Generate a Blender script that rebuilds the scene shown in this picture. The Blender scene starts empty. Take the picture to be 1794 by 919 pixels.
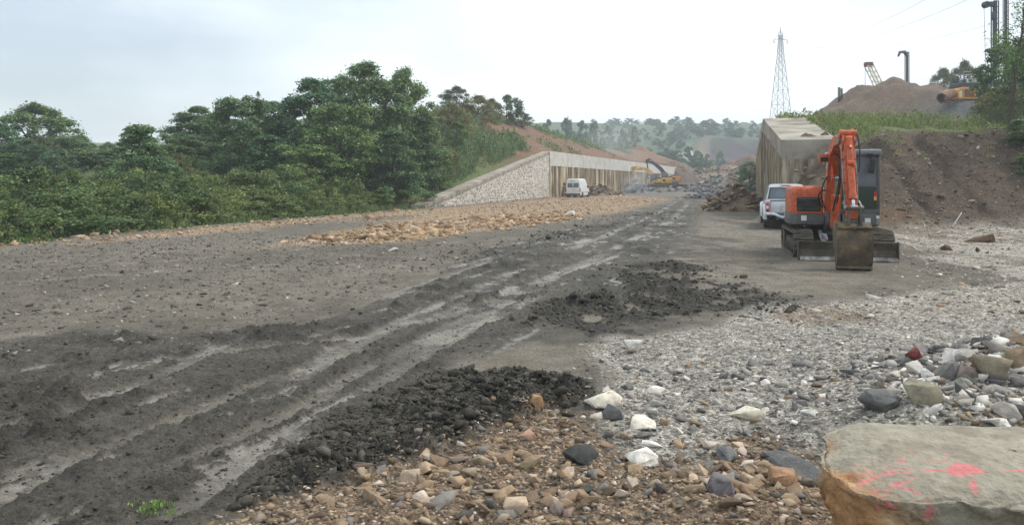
import bpy, bmesh, math, random
import numpy as np
from mathutils import Vector, Matrix

# ---------------------------------------------------------------- camera, sky, sun, exposure
scene = bpy.context.scene
COL = scene.collection
EYE, F, HOR, CX = 1.745, 1345.5, 322.0, 897.0      # eye height (m); focal length, horizon and centre of the photograph (px)

cam_data = bpy.data.cameras.new("camera")
cam_data.sensor_width = 36.0
cam_data.lens = 27.0
cam_data.shift_y = -(459.5 - HOR) / 1794.0
cam_data.clip_start = 0.05
cam_data.clip_end = 6000.0
cam = bpy.data.objects.new("camera", cam_data)
cam.location = (0, 0, EYE)
cam.rotation_euler = (math.radians(90), 0, 0)
COL.objects.link(cam)
scene.camera = cam

SUN_EL, SUN_AZ = math.radians(52), math.radians(68)     # high, ahead and to the right, behind thin cloud
world = bpy.data.worlds.new("World")
scene.world = world
world.use_nodes = True
wn, wl = world.node_tree.nodes, world.node_tree.links
wn.clear()
w_out = wn.new("ShaderNodeOutputWorld")
w_bg = wn.new("ShaderNodeBackground")
w_bg.inputs["Strength"].default_value = 0.10
w_sky = wn.new("ShaderNodeTexSky")
w_sky.sky_type = 'NISHITA'
w_sky.sun_disc = False
w_sky.sun_elevation = SUN_EL
w_sky.sun_rotation = SUN_AZ
w_sky.air_density = 1.0
w_sky.dust_density = 3.0
w_sky.altitude = 50
# thin overcast veil: patchy cloud over the clear sky, the same in every direction
w_tc = wn.new("ShaderNodeTexCoord")
w_map = wn.new("ShaderNodeMapping")
w_map.inputs["Scale"].default_value = (1.0, 1.0, 2.6)
w_map.inputs["Location"].default_value = (7.7, 4.0, 1.0)
w_noise = wn.new("ShaderNodeTexNoise")
w_noise.inputs["Scale"].default_value = 1.5
w_noise.inputs["Detail"].default_value = 7.0
w_noise.inputs["Roughness"].default_value = 0.5
w_ramp = wn.new("ShaderNodeMapRange")
w_ramp.inputs["From Min"].default_value = 0.36
w_ramp.inputs["From Max"].default_value = 0.62
w_ramp.inputs["To Min"].default_value = 0.28
w_ramp.inputs["To Max"].default_value = 0.97
w_mix = wn.new("ShaderNodeMix")
w_mix.data_type = 'RGBA'
w_mix.inputs["B"].default_value = (8.5, 9.1, 9.4, 1)
wl.new(w_tc.outputs["Generated"], w_map.inputs["Vector"])
wl.new(w_map.outputs["Vector"], w_noise.inputs["Vector"])
wl.new(w_noise.outputs["Fac"], w_ramp.inputs["Value"])
wl.new(w_ramp.outputs["Result"], w_mix.inputs["Factor"])
wl.new(w_sky.outputs["Color"], w_mix.inputs["A"])
wl.new(w_mix.outputs["Result"], w_bg.inputs["Color"])
wl.new(w_bg.outputs["Background"], w_out.inputs["Surface"])

sun_data = bpy.data.lights.new("sun", 'SUN')
sun_data.energy = 1.5
sun_data.angle = math.radians(10)
sun_data.color = (1.0, 0.96, 0.90)
sun = bpy.data.objects.new("sun", sun_data)
sd = Vector((math.sin(SUN_AZ) * math.cos(SUN_EL), math.cos(SUN_AZ) * math.cos(SUN_EL), math.sin(SUN_EL)))
sun.rotation_euler = sd.to_track_quat('Z', 'Y').to_euler()
sun.location = sd * 200
COL.objects.link(sun)

vs = scene.view_settings
vs.view_transform = 'Standard'
vs.look = 'None'
vs.exposure = 0.68
vs.gamma = 1.0
vs.use_curve_mapping = False
scene.render.engine = 'CYCLES'
scene.cycles.use_denoising = True
scene.cycles.max_bounces = 8
scene.cycles.volume_bounces = 1
scene.cycles.transparent_max_bounces = 12

# ---------------------------------------------------------------- helpers
RNG = np.random.default_rng(11)
R = math.radians


def gp(px, py, z=0.0):
    """the ground point seen at a photograph pixel (ground height z)"""
    d = (EYE - z) * F / (py - HOR)
    return ((px - CX) / F * d, d)


def wx(px, d):
    return (px - CX) / F * d


def wz(py, d):
    return EYE + (HOR - py) * d / F


def lin(r, g, b):
    def f(c):
        c /= 255.0
        return c / 12.92 if c <= 0.04045 else ((c + 0.055) / 1.055) ** 2.4
    return (f(r), f(g), f(b))


def _hash(ix, iy, seed):
    h = (ix.astype(np.uint32) * np.uint32(374761393) + iy.astype(np.uint32) * np.uint32(668265263)
         + np.uint32((seed * 144665) & 0xffffffff))
    h = (h ^ (h >> np.uint32(13))) * np.uint32(1274126177)
    h = h ^ (h >> np.uint32(16))
    return h.astype(np.float64) / 4294967295.0


def vnoise(x, y, seed=0):
    x = np.asarray(x, float) + 1000.0
    y = np.asarray(y, float) + 1000.0
    ix, iy = np.floor(x).astype(np.int64), np.floor(y).astype(np.int64)
    fx, fy = x - ix, y - iy
    fx = fx * fx * fx * (fx * (fx * 6 - 15) + 10)
    fy = fy * fy * fy * (fy * (fy * 6 - 15) + 10)
    a, b = _hash(ix, iy, seed), _hash(ix + 1, iy, seed)
    c, d = _hash(ix, iy + 1, seed), _hash(ix + 1, iy + 1, seed)
    return ((a * (1 - fx) + b * fx) * (1 - fy) + (c * (1 - fx) + d * fx) * fy) * 2 - 1


def fbm(x, y, octv=4, seed=0, gain=0.5):
    s, a, t = 0.0, 1.0, 0.0
    for o in range(octv):
        s = s + a * vnoise(x * 2 ** o, y * 2 ** o, seed + o * 17)
        t += a
        a *= gain
    return s / t


def sst(a, b, x):
    t = np.clip((np.asarray(x, float) - a) / (b - a), 0, 1)
    return t * t * (3 - 2 * t)


def poly_sd(x, y, poly):
    """signed distance to a polygon (positive inside)"""
    x, y = np.asarray(x, float), np.asarray(y, float)
    dmin = np.full(x.shape, 1e9)
    inside = np.zeros(x.shape, bool)
    n = len(poly)
    for i in range(n):
        ax, ay = poly[i]
        bx, by = poly[(i + 1) % n]
        ex, ey = bx - ax, by - ay
        t = np.clip(((x - ax) * ex + (y - ay) * ey) / (ex * ex + ey * ey + 1e-12), 0, 1)
        dmin = np.minimum(dmin, np.hypot(x - ax - t * ex, y - ay - t * ey))
        if ay != by:
            c = ((ay > y) != (by > y)) & (x < (bx - ax) * (y - ay) / (by - ay) + ax)
            inside ^= c
    return np.where(inside, dmin, -dmin)


def line_dist(x, y, pts):
    dmin = np.full(np.shape(x), 1e9)
    for (ax, ay), (bx, by) in zip(pts[:-1], pts[1:]):
        ex, ey = bx - ax, by - ay
        t = np.clip(((x - ax) * ex + (y - ay) * ey) / (ex * ex + ey * ey), 0, 1)
        dmin = np.minimum(dmin, np.hypot(x - ax - t * ex, y - ay - t * ey))
    return dmin


def make_mesh(name, verts, faces, tint=None, extra=None, smooth=False):
    """verts (n,3), faces (m,k) numpy; tint (n,4) point colour"""
    verts = np.ascontiguousarray(verts, dtype=np.float32)
    faces = np.ascontiguousarray(faces, dtype=np.int32)
    me = bpy.data.meshes.new(name)
    k = faces.shape[1]
    me.vertices.add(len(verts))
    me.vertices.foreach_set("co", verts.ravel())
    me.loops.add(faces.size)
    me.loops.foreach_set("vertex_index", faces.ravel())
    me.polygons.add(len(faces))
    me.polygons.foreach_set("loop_start", np.arange(0, faces.size, k, dtype=np.int32))
    me.polygons.foreach_set("loop_total", np.full(len(faces), k, dtype=np.int32))
    if smooth:
        me.polygons.foreach_set("use_smooth", np.ones(len(faces), dtype=bool))
    me.update(calc_edges=True)
    if tint is not None:
        a = me.color_attributes.new("tint", 'FLOAT_COLOR', 'POINT')
        t = np.ones((len(verts), 4), np.float32)
        t[:, :tint.shape[1]] = tint
        a.data.foreach_set("color", t.ravel())
    for nm, arr in (extra or {}).items():
        a = me.attributes.new(nm, 'FLOAT', 'POINT')
        a.data.foreach_set("value", np.ascontiguousarray(arr, dtype=np.float32).ravel())
    return me


def link(name, me, mat=None, parent=None, loc=(0, 0, 0), rot=(0, 0, 0), scale=(1, 1, 1)):
    o = bpy.data.objects.new(name, me)
    if mat is not None and me is not None and not me.materials:
        me.materials.append(mat)
    o.location, o.rotation_euler, o.scale = loc, rot, scale
    o.parent = parent
    COL.objects.link(o)
    return o


def tag(o, label=None, cat=None, group=None, kind=None):
    if label:
        o["label"] = label
    if cat:
        o["category"] = cat
    if group:
        o["group"] = group
    if kind:
        o["kind"] = kind
    return o


def thing(name, label, cat, loc=(0, 0, 0), rz=0.0, group=None):
    o = link(name, None, None, None, loc, (0, 0, rz))
    return tag(o, label, cat, group)


class MB:
    """collects shapes into one mesh"""

    def __init__(self):
        self.bm = bmesh.new()

    def box(self, c, s, rot=None, bev=0.0, seg=2, taper=None):
        r = bmesh.ops.create_cube(self.bm, size=1.0)
        vs_ = r["verts"]
        m = Matrix.Translation(Vector(c)) @ (rot.to_4x4() if rot is not None else Matrix.Identity(4)) @ Matrix.Diagonal((s[0], s[1], s[2], 1))
        if taper:
            for v in vs_:
                if v.co.z > 0:
                    v.co.x *= taper[0]
                    v.co.y *= taper[1]
        bmesh.ops.transform(self.bm, matrix=m, verts=vs_)
        if bev > 0:
            es = list({e for v in vs_ for e in v.link_edges})
            bmesh.ops.bevel(self.bm, geom=es, offset=bev, segments=seg, affect='EDGES', profile=0.5)
        return self

    def tube(self, p0, p1, r0, r1=None, n=12):
        p0, p1 = Vector(p0), Vector(p1)
        r1 = r0 if r1 is None else r1
        d = p1 - p0
        if d.length < 1e-6:
            return self
        q = d.to_track_quat('Z', 'Y').to_matrix().to_4x4()
        bmesh.ops.create_cone(self.bm, cap_ends=True, cap_tris=False, segments=n, radius1=r0, radius2=r1,
                              depth=d.length, matrix=Matrix.Translation((p0 + p1) / 2) @ q)
        return self

    def path(self, pts, r, n=8):
        pts = [Vector(p) for p in pts]
        rings = []
        rr = r if isinstance(r, (list, tuple)) else [r] * len(pts)
        up0 = Vector((0.13, 0.21, 0.97))
        for i, p in enumerate(pts):
            t = (pts[min(i + 1, len(pts) - 1)] - pts[max(i - 1, 0)]).normalized()
            a = t.cross(up0)
            if a.length < 1e-3:
                a = t.cross(Vector((1, 0, 0)))
            a.normalize()
            b = t.cross(a)
            rings.append([p + (a * math.cos(2 * math.pi * k / n) + b * math.sin(2 * math.pi * k / n)) * rr[i] for k in range(n)])
        return self.loft(rings, True)

    def loft(self, rings, caps=True, closed=True):
        vr = [[self.bm.verts.new(p) for p in ring] for ring in rings]
        n = len(vr[0])
        for a, b in zip(vr[:-1], vr[1:]):
            for k in range(n if closed else n - 1):
                try:
                    self.bm.faces.new((a[k], a[(k + 1) % n], b[(k + 1) % n], b[k]))
                except ValueError:
                    pass
        if caps:
            for ring in (vr[0][::-1], vr[-1]):
                try:
                    self.bm.faces.new(ring)
                except ValueError:
                    pass
        return self

    def prism(self, prof, x0, x1, axis='x', bev=0.0):
        def pt(a, b, c):
            return {'x': (c, a, b), 'y': (a, c, b), 'z': (a, b, c)}[axis]
        start = len(self.bm.verts)
        self.bm.verts.ensure_lookup_table()
        v0 = [self.bm.verts.new(pt(a, b, x0)) for a, b in prof]
        v1 = [self.bm.verts.new(pt(a, b, x1)) for a, b in prof]
        n = len(prof)
        fs = [self.bm.faces.new(v0[::-1]), self.bm.faces.new(v1)]
        for k in range(n):
            fs.append(self.bm.faces.new((v0[k], v0[(k + 1) % n], v1[(k + 1) % n], v1[k])))
        bmesh.ops.recalc_face_normals(self.bm, faces=fs)
        if bev > 0:
            es = list({e for v in v0 + v1 for e in v.link_edges})
            bmesh.ops.bevel(self.bm, geom=es, offset=bev, segments=2, affect='EDGES', profile=0.5)
        return self

    def quad(self, a, b, c, d):
        self.bm.faces.new([self.bm.verts.new(p) for p in (a, b, c, d)])
        return self

    def mesh(self, name, smooth_angle=None):
        bmesh.ops.recalc_face_normals(self.bm, faces=self.bm.faces[:])
        me = bpy.data.meshes.new(name)
        self.bm.to_mesh(me)
        self.bm.free()
        if smooth_angle:
            me.polygons.foreach_set("use_smooth", np.ones(len(me.polygons), dtype=bool))
            me.set_sharp_from_angle(angle=math.radians(smooth_angle))
        return me

    def build(self, name, mat, parent=None, smooth=35, **kw):
        return link(name, self.mesh(name, smooth), mat, parent, **kw)


# ---------------------------------------------------------------- materials
def nodes_of(m):
    m.use_nodes = True
    nt = m.node_tree
    b = nt.nodes["Principled BSDF"]
    return nt, b


def pbr(name, col, rough=0.6, metal=0.0, spec=0.5, var=0.0, vscale=4.0, dirt_sheen=None, dirt_sheen_amt=0.0, dscale=3.0,
        bump=0.0, bscale=30.0, coat=0.0, alpha=1.0, stretch=(1, 1, 1), dirt_sheen_soft=0.12, world=False):
    """painted or plain surface with uneven tone, patches of grime or painted-in reflection, and fine relief"""
    m = bpy.data.materials.new(name)
    nt, b = nodes_of(m)
    N, L = nt.nodes, nt.links
    b.inputs["Base Color"].default_value = (*col, 1)
    b.inputs["Roughness"].default_value = rough
    b.inputs["Metallic"].default_value = metal
    b.inputs["Specular IOR Level"].default_value = spec
    b.inputs["Coat Weight"].default_value = coat
    b.inputs["Alpha"].default_value = alpha
    tc = N.new("ShaderNodeTexCoord")
    mp = N.new("ShaderNodeMapping")
    mp.inputs["Scale"].default_value = stretch
    if world:
        L.new(N.new("ShaderNodeNewGeometry").outputs["Position"], mp.inputs["Vector"])
    else:
        L.new(tc.outputs["Object"], mp.inputs["Vector"])
    cur = None
    if var > 0:
        n = N.new("ShaderNodeTexNoise")
        n.inputs["Scale"].default_value = vscale
        n.inputs["Detail"].default_value = 6
        L.new(mp.outputs["Vector"], n.inputs["Vector"])
        mr = N.new("ShaderNodeMapRange")
        mr.inputs["From Min"].default_value, mr.inputs["From Max"].default_value = 0.3, 0.7
        mr.inputs["To Min"].default_value, mr.inputs["To Max"].default_value = 1 - var, 1 + var
        L.new(n.outputs["Fac"], mr.inputs["Value"])
        mx = N.new("ShaderNodeMix")
        mx.data_type, mx.blend_type = 'RGBA', 'MULTIPLY'
        mx.inputs["Factor"].default_value = 1.0
        mx.inputs["A"].default_value = (*col, 1)
        L.new(mr.outputs["Result"], mx.inputs["B"])
        cur = mx.outputs["Result"]
    if dirt_sheen is not None:
        n = N.new("ShaderNodeTexNoise")
        n.inputs["Scale"].default_value = dscale
        n.inputs["Detail"].default_value = 8
        n.inputs["Roughness"].default_value = 0.65
        L.new(mp.outputs["Vector"], n.inputs["Vector"])
        mr = N.new("ShaderNodeMapRange")
        lo = 0.68 - 0.4 * dirt_sheen_amt
        mr.inputs["From Min"].default_value, mr.inputs["From Max"].default_value = lo - dirt_sheen_soft, lo + dirt_sheen_soft
        L.new(n.outputs["Fac"], mr.inputs["Value"])
        mx = N.new("ShaderNodeMix")
        mx.data_type = 'RGBA'
        mx.inputs["A"].default_value = (*col, 1)
        mx.inputs["B"].default_value = (*dirt_sheen, 1)
        if cur is not None:
            L.new(cur, mx.inputs["A"])
        L.new(mr.outputs["Result"], mx.inputs["Factor"])
        cur = mx.outputs["Result"]
        rm = N.new("ShaderNodeMix")
        rm.inputs["A"].default_value, rm.inputs["B"].default_value = rough, 0.9
        L.new(mr.outputs["Result"], rm.inputs["Factor"])
        L.new(rm.outputs["Result"], b.inputs["Roughness"])
    if cur is not None:
        L.new(cur, b.inputs["Base Color"])
    if bump > 0:
        n = N.new("ShaderNodeTexNoise")
        n.inputs["Scale"].default_value = bscale
        n.inputs["Detail"].default_value = 8
        n.inputs["Roughness"].default_value = 0.6
        L.new(mp.outputs["Vector"], n.inputs["Vector"])
        bp = N.new("ShaderNodeBump")
        bp.inputs["Strength"].default_value = bump
        bp.inputs["Distance"].default_value = 0.05
        L.new(n.outputs["Fac"], bp.inputs["Height"])
        L.new(bp.outputs["Normal"], b.inputs["Normal"])
    return m


def ground_material():
    m = bpy.data.materials.new("earth_and_gravel")
    nt, b = nodes_of(m)
    N, L = nt.nodes, nt.links
    ge = N.new("ShaderNodeNewGeometry")
    at = N.new("ShaderNodeVertexColor")
    at.layer_name = "tint"
    pe = N.new("ShaderNodeAttribute")
    pe.attribute_name = "pebble"
    we = N.new("ShaderNodeAttribute")
    we.attribute_name = "wet"

    def noise(scale, detail, rough=0.6):
        n = N.new("ShaderNodeTexNoise")
        n.inputs["Scale"].default_value = scale
        n.inputs["Detail"].default_value = detail
        n.inputs["Roughness"].default_value = rough
        L.new(ge.outputs["Position"], n.inputs["Vector"])
        return n.outputs["Fac"]

    def rng(v, a, b_, c, d):
        mr = N.new("ShaderNodeMapRange")
        for k, q in zip(("From Min", "From Max", "To Min", "To Max"), (a, b_, c, d)):
            mr.inputs[k].default_value = q
        L.new(v, mr.inputs["Value"])
        return mr.outputs["Result"]

    def mul(a, b_, fac=1.0):
        mx = N.new("ShaderNodeMix")
        mx.data_type, mx.blend_type = 'RGBA', 'MULTIPLY'
        if isinstance(fac, float):
            mx.inputs["Factor"].default_value = fac
        else:
            L.new(fac, mx.inputs["Factor"])
        L.new(a, mx.inputs["A"])
        L.new(b_, mx.inputs["B"])
        return mx.outputs["Result"]

    c = mul(at.outputs["Color"], rng(noise(2.2, 9, 0.68), 0.3, 0.7, 0.68, 1.32))
    c = mul(c, rng(noise(28.0, 5, 0.75), 0.3, 0.7, 0.60, 1.42))
    # fine pebbles too small to be built one by one
    heights = []
    for sc in (26.0, 62.0):
        v = N.new("ShaderNodeTexVoronoi")
        v.inputs["Scale"].default_value = sc
        L.new(ge.outputs["Position"], v.inputs["Vector"])
        sep = N.new("ShaderNodeSeparateColor")
        L.new(v.outputs["Color"], sep.inputs["Color"])
        c = mul(c, rng(sep.outputs["Red"], 0, 1, 0.45, 1.6), pe.outputs["Fac"])
        heights.append((v.outputs["Distance"], sc))
    L.new(c, b.inputs["Base Color"])
    b.inputs["Specular IOR Level"].default_value = 0.35
    wn_ = N.new("ShaderNodeMath")
    wn_.operation = 'MULTIPLY'
    L.new(we.outputs["Fac"], wn_.inputs[0])
    L.new(rng(noise(5.0, 5), 0.35, 0.6, 0.35, 1.0), wn_.inputs[1])
    L.new(rng(wn_.outputs[0], 0, 1, 0.95, 0.3), b.inputs["Roughness"])
    bp = N.new("ShaderNodeBump")
    bp.inputs["Strength"].default_value = 1.0
    bp.inputs["Distance"].default_value = 0.05
    L.new(noise(35.0, 8, 0.65), bp.inputs["Height"])
    inv = N.new("ShaderNodeMath")
    inv.operation = 'MULTIPLY'
    L.new(heights[0][0], inv.inputs[0])
    L.new(rng(pe.outputs["Fac"], 0, 1, 0.0, -1.0), inv.inputs[1])
    bp2 = N.new("ShaderNodeBump")
    bp2.inputs["Strength"].default_value = 0.7
    bp2.inputs["Distance"].default_value = 0.02
    L.new(inv.outputs[0], bp2.inputs["Height"])
    L.new(bp.outputs["Normal"], bp2.inputs["Normal"])
    L.new(bp2.outputs["Normal"], b.inputs["Normal"])
    return m


def tint_material(name, rough=0.9, spec=0.3, vscale=9.0, var=0.35, bump=0.5, bscale=40.0, obj_color=False, translucent=0.0, obj_var=0.0):
    m = bpy.data.materials.new(name)
    nt, b = nodes_of(m)
    N, L = nt.nodes, nt.links
    if obj_color:
        oi = N.new("ShaderNodeObjectInfo")
        src = oi.outputs["Color"]
    else:
        at = N.new("ShaderNodeVertexColor")
        at.layer_name = "tint"
        src = at.outputs["Color"]
    ge = N.new("ShaderNodeNewGeometry")
    b.inputs["Roughness"].default_value = rough
    b.inputs["Specular IOR Level"].default_value = spec
    if obj_var > 0:
        oi2 = N.new("ShaderNodeObjectInfo")
        mr = N.new("ShaderNodeMix")
        mr.data_type = 'RGBA'
        mr.inputs["A"].default_value = (1 - obj_var, 1 - 0.55 * obj_var, 1 - 0.2 * obj_var, 1)
        mr.inputs["B"].default_value = (1 + 1.5 * obj_var, 1 + 0.9 * obj_var, 1 - 0.3 * obj_var, 1)
        L.new(oi2.outputs["Random"], mr.inputs["Factor"])
        mx = N.new("ShaderNodeMix")
        mx.data_type, mx.blend_type = 'RGBA', 'MULTIPLY'
        mx.inputs["Factor"].default_value = 1.0
        L.new(src, mx.inputs["A"])
        L.new(mr.outputs["Result"], mx.inputs["B"])
        src = mx.outputs["Result"]
    if var > 0:
        n = N.new("ShaderNodeTexNoise")
        n.inputs["Scale"].default_value = vscale
        n.inputs["Detail"].default_value = 7
        n.inputs["Roughness"].default_value = 0.65
        L.new(ge.outputs["Position"], n.inputs["Vector"])
        mr = N.new("ShaderNodeMapRange")
        mr.inputs["From Min"].default_value, mr.inputs["From Max"].default_value = 0.3, 0.7
        mr.inputs["To Min"].default_value, mr.inputs["To Max"].default_value = 1 - var, 1 + var
        L.new(n.outputs["Fac"], mr.inputs["Value"])
        mx = N.new("ShaderNodeMix")
        mx.data_type, mx.blend_type = 'RGBA', 'MULTIPLY'
        mx.inputs["Factor"].default_value = 1.0
        L.new(src, mx.inputs["A"])
        L.new(mr.outputs["Result"], mx.inputs["B"])
        src = mx.outputs["Result"]
    L.new(src, b.inputs["Base Color"])
    if bump > 0:
        n2 = N.new("ShaderNodeTexNoise")
        n2.inputs["Scale"].default_value = bscale
        n2.inputs["Detail"].default_value = 8
        L.new(ge.outputs["Position"], n2.inputs["Vector"])
        bp = N.new("ShaderNodeBump")
        bp.inputs["Strength"].default_value = bump
        bp.inputs["Distance"].default_value = 0.02
        L.new(n2.outputs["Fac"], bp.inputs["Height"])
        L.new(bp.outputs["Normal"], b.inputs["Normal"])
    if translucent > 0:
        tr = N.new("ShaderNodeBsdfTranslucent")
        L.new(src, tr.inputs["Color"])
        ms = N.new("ShaderNodeMixShader")
        ms.inputs["Fac"].default_value = translucent
        out = N["Material Output"]
        L.new(b.outputs["BSDF"], ms.inputs[1])
        L.new(tr.outputs["BSDF"], ms.inputs[2])
        L.new(ms.outputs["Shader"], out.inputs["Surface"])
    return m


MUD = lin(92, 86, 76)
M = {}
M["ground"] = ground_material()
M["stone"] = tint_material("broken_stone", bscale=60.0, bump=0.25)
M["stone_obj"] = tint_material("loose_stone", obj_color=True, vscale=16.0, bscale=70.0, bump=0.3)
M["clod"] = tint_material("mud_clod", rough=0.85, bscale=90.0, bump=0.8)
M["leaf"] = tint_material("leaves", rough=0.55, spec=0.35, var=0.0, bump=0.0, translucent=0.28, obj_var=0.24)
M["weed"] = tint_material("weed_leaves", rough=0.6, spec=0.3, var=0.0, bump=0.0, translucent=0.3)
M["bark"] = pbr("bark", lin(72, 64, 54), 0.9, var=0.3, vscale=8, bump=0.6, bscale=25)
M["orange"] = pbr("orange_paint", (0.62, 0.105, 0.022), 0.38, var=0.13, vscale=5, dirt_sheen=lin(134, 74, 48), dirt_sheen_amt=0.30, dscale=11.0, coat=0.12, dirt_sheen_soft=0.16)
M["grey_paint"] = pbr("dark_grey_paint", lin(60, 66, 73), 0.45, var=0.12, vscale=5, dirt_sheen=lin(104, 98, 88), dirt_sheen_amt=0.34, dscale=7.0, dirt_sheen_soft=0.16)
M["roof_paint"] = pbr("grey_roof_paint", lin(112, 120, 126), 0.4, var=0.08, dirt_sheen=lin(120, 116, 108), dirt_sheen_amt=0.2)
M["black"] = pbr("black_rubber", (0.018, 0.018, 0.019), 0.7, var=0.2, dirt_sheen=MUD, dirt_sheen_amt=0.12)
M["tyre"] = pbr("tyre_rubber", (0.02, 0.02, 0.021), 0.85, var=0.2, dirt_sheen=MUD, dirt_sheen_amt=0.35, dscale=6)
M["muddy_steel"] = pbr("muddy_steel", lin(96, 88, 74), 0.8, var=0.35, vscale=4, dirt_sheen=lin(62, 58, 50), dirt_sheen_amt=0.5, dscale=3.5, bump=0.35, bscale=18, dirt_sheen_soft=0.18)
M["track_steel"] = pbr("muddy_track", lin(78, 73, 64), 0.85, var=0.3, vscale=7, dirt_sheen=lin(112, 104, 90), dirt_sheen_amt=0.4, dscale=6, bump=0.5, bscale=22)
M["bucket_steel"] = pbr("muddy_bucket", lin(124, 106, 82), 0.85, var=0.45, vscale=5.0, dirt_sheen=lin(62, 58, 47), dirt_sheen_amt=0.5, dscale=3.4, bump=0.5, bscale=14, dirt_sheen_soft=0.2)
M["chrome"] = pbr("chrome_rod", (0.62, 0.63, 0.65), 0.22, 1.0, dirt_sheen=MUD, dirt_sheen_amt=0.08)
M["pin_steel"] = pbr("worn_steel", (0.36, 0.35, 0.33), 0.45, 0.8, var=0.25, dirt_sheen=MUD, dirt_sheen_amt=0.3)
M["glass"] = pbr("dark_glass", (0.045, 0.057, 0.066), 0.08, spec=0.6, dirt_sheen=lin(120, 130, 138), dirt_sheen_amt=0.42, dscale=2.2, dirt_sheen_soft=0.3)  # soft blue-grey patches paint the sky's reflection into the glass colour
M["white_van"] = pbr("white_van_paint", (0.74, 0.76, 0.76), 0.32, var=0.05, dirt_sheen=lin(190, 182, 168), dirt_sheen_amt=0.15, coat=0.4)
M["silver"] = pbr("silver_paint", (0.58, 0.61, 0.64), 0.33, 0.25, var=0.06, dirt_sheen=lin(150, 144, 132), dirt_sheen_amt=0.16, dscale=2.5, coat=0.5)
M["red_lamp"] = pbr("red_lens", (0.42, 0.012, 0.015), 0.2, coat=0.6)
M["amber_lamp"] = pbr("amber_lens", (0.75, 0.33, 0.02), 0.25, coat=0.5)
M["clear_lamp"] = pbr("clear_lens", (0.7, 0.72, 0.74), 0.15, coat=0.6)
M["sticker"] = pbr("white_sticker", (0.7, 0.71, 0.7), 0.5, var=0.1, vscale=30)
M["plate_blue"] = pbr("plate_blue", (0.03, 0.08, 0.42), 0.45)
M["yellow"] = pbr("yellow_paint", (0.75, 0.42, 0.04), 0.45, var=0.15, vscale=2, dirt_sheen=lin(140, 116, 80), dirt_sheen_amt=0.3, dscale=1.5)
M["orange_yellow"] = pbr("orange_yellow_paint", (0.72, 0.30, 0.03), 0.42, var=0.12, vscale=2, dirt_sheen=lin(140, 110, 70), dirt_sheen_amt=0.2, dscale=1.5)
M["rust"] = pbr("rust_steel", lin(126, 92, 68), 0.8, var=0.3, vscale=2, dirt_sheen=lin(104, 68, 46), dirt_sheen_amt=0.4, bump=0.3)
M["dark_steel"] = pbr("dark_blue_steel", lin(52, 60, 68), 0.5, var=0.2, vscale=1.5)
M["pale_steel"] = pbr("galvanised_steel", lin(150, 152, 152), 0.55, 0.2, var=0.12)
M["boom_cream"] = pbr("cream_boom_paint", lin(214, 204, 172), 0.5, var=0.15)
M["concrete"] = pbr("pale_concrete", lin(204, 202, 196), 0.85, var=0.10, vscale=0.7, dirt_sheen=lin(160, 154, 142), dirt_sheen_amt=0.25, dscale=0.9, bump=0.25, bscale=10, dirt_sheen_soft=0.25)
M["concrete_grey"] = pbr("weathered_concrete", lin(172, 166, 153), 0.9, var=0.25, vscale=1.6, dirt_sheen=lin(116, 105, 89), dirt_sheen_amt=0.4, dscale=0.8, bump=0.8, bscale=7, dirt_sheen_soft=0.13)
M["pile"] = pbr("streaked_pile_concrete", lin(160, 144, 114), 0.92, var=0.35, vscale=1.3, dirt_sheen=lin(104, 88, 64), dirt_sheen_amt=0.5, dscale=1.4,
                bump=0.9, bscale=5.0, stretch=(1.5, 1.5, 0.20), dirt_sheen_soft=0.08, world=True)
M["pile_pale"] = pbr("pale_streaked_pile_concrete", lin(198, 188, 164), 0.92, var=0.3, vscale=1.3, dirt_sheen=lin(132, 110, 78), dirt_sheen_amt=0.42, dscale=1.4,
                     bump=0.9, bscale=5.0, stretch=(1.5, 1.5, 0.20), dirt_sheen_soft=0.08, world=True)
M["pile_grey"] = pbr("grey_streaked_pile_concrete", lin(162, 150, 130), 0.92, var=0.4, vscale=2.0, dirt_sheen=lin(92, 80, 62), dirt_sheen_amt=0.48, dscale=1.8,
                     bump=1.0, bscale=6.0, stretch=(1.5, 1.5, 0.28), dirt_sheen_soft=0.09, world=True)

# ---------------------------------------------------------------- terrain
LB_Y = np.array([-60, 4, 21.7, 32, 54.6, 100, 197, 260, 1500.0])
LB_X = np.array([-24, -17.5, -14.5, -13, -6.4, 4.7, 42, 66, 540.0])         # left edge of the works / left retaining wall
RW_Y = np.array([-60, 30, 38, 50, 114, 200, 1500.0])
RW_X = np.array([-10, 11.6, 13.6, 16.6, 36.5, 63, 470.0])                   # right retaining wall
ZW_Y, ZW = np.array([0, 54.6, 100, 197, 235, 300.0]), np.array([0, 0, 6.0, 6.0, 2.0, 0])
ZR_Y, ZR = np.array([0, 48, 62, 78, 100, 120, 140, 180, 230, 300.0]), np.array([0, 0.2, 3.2, 7.0, 11.0, 11.6, 10.3, 9.3, 7.0, 3.0])


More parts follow.
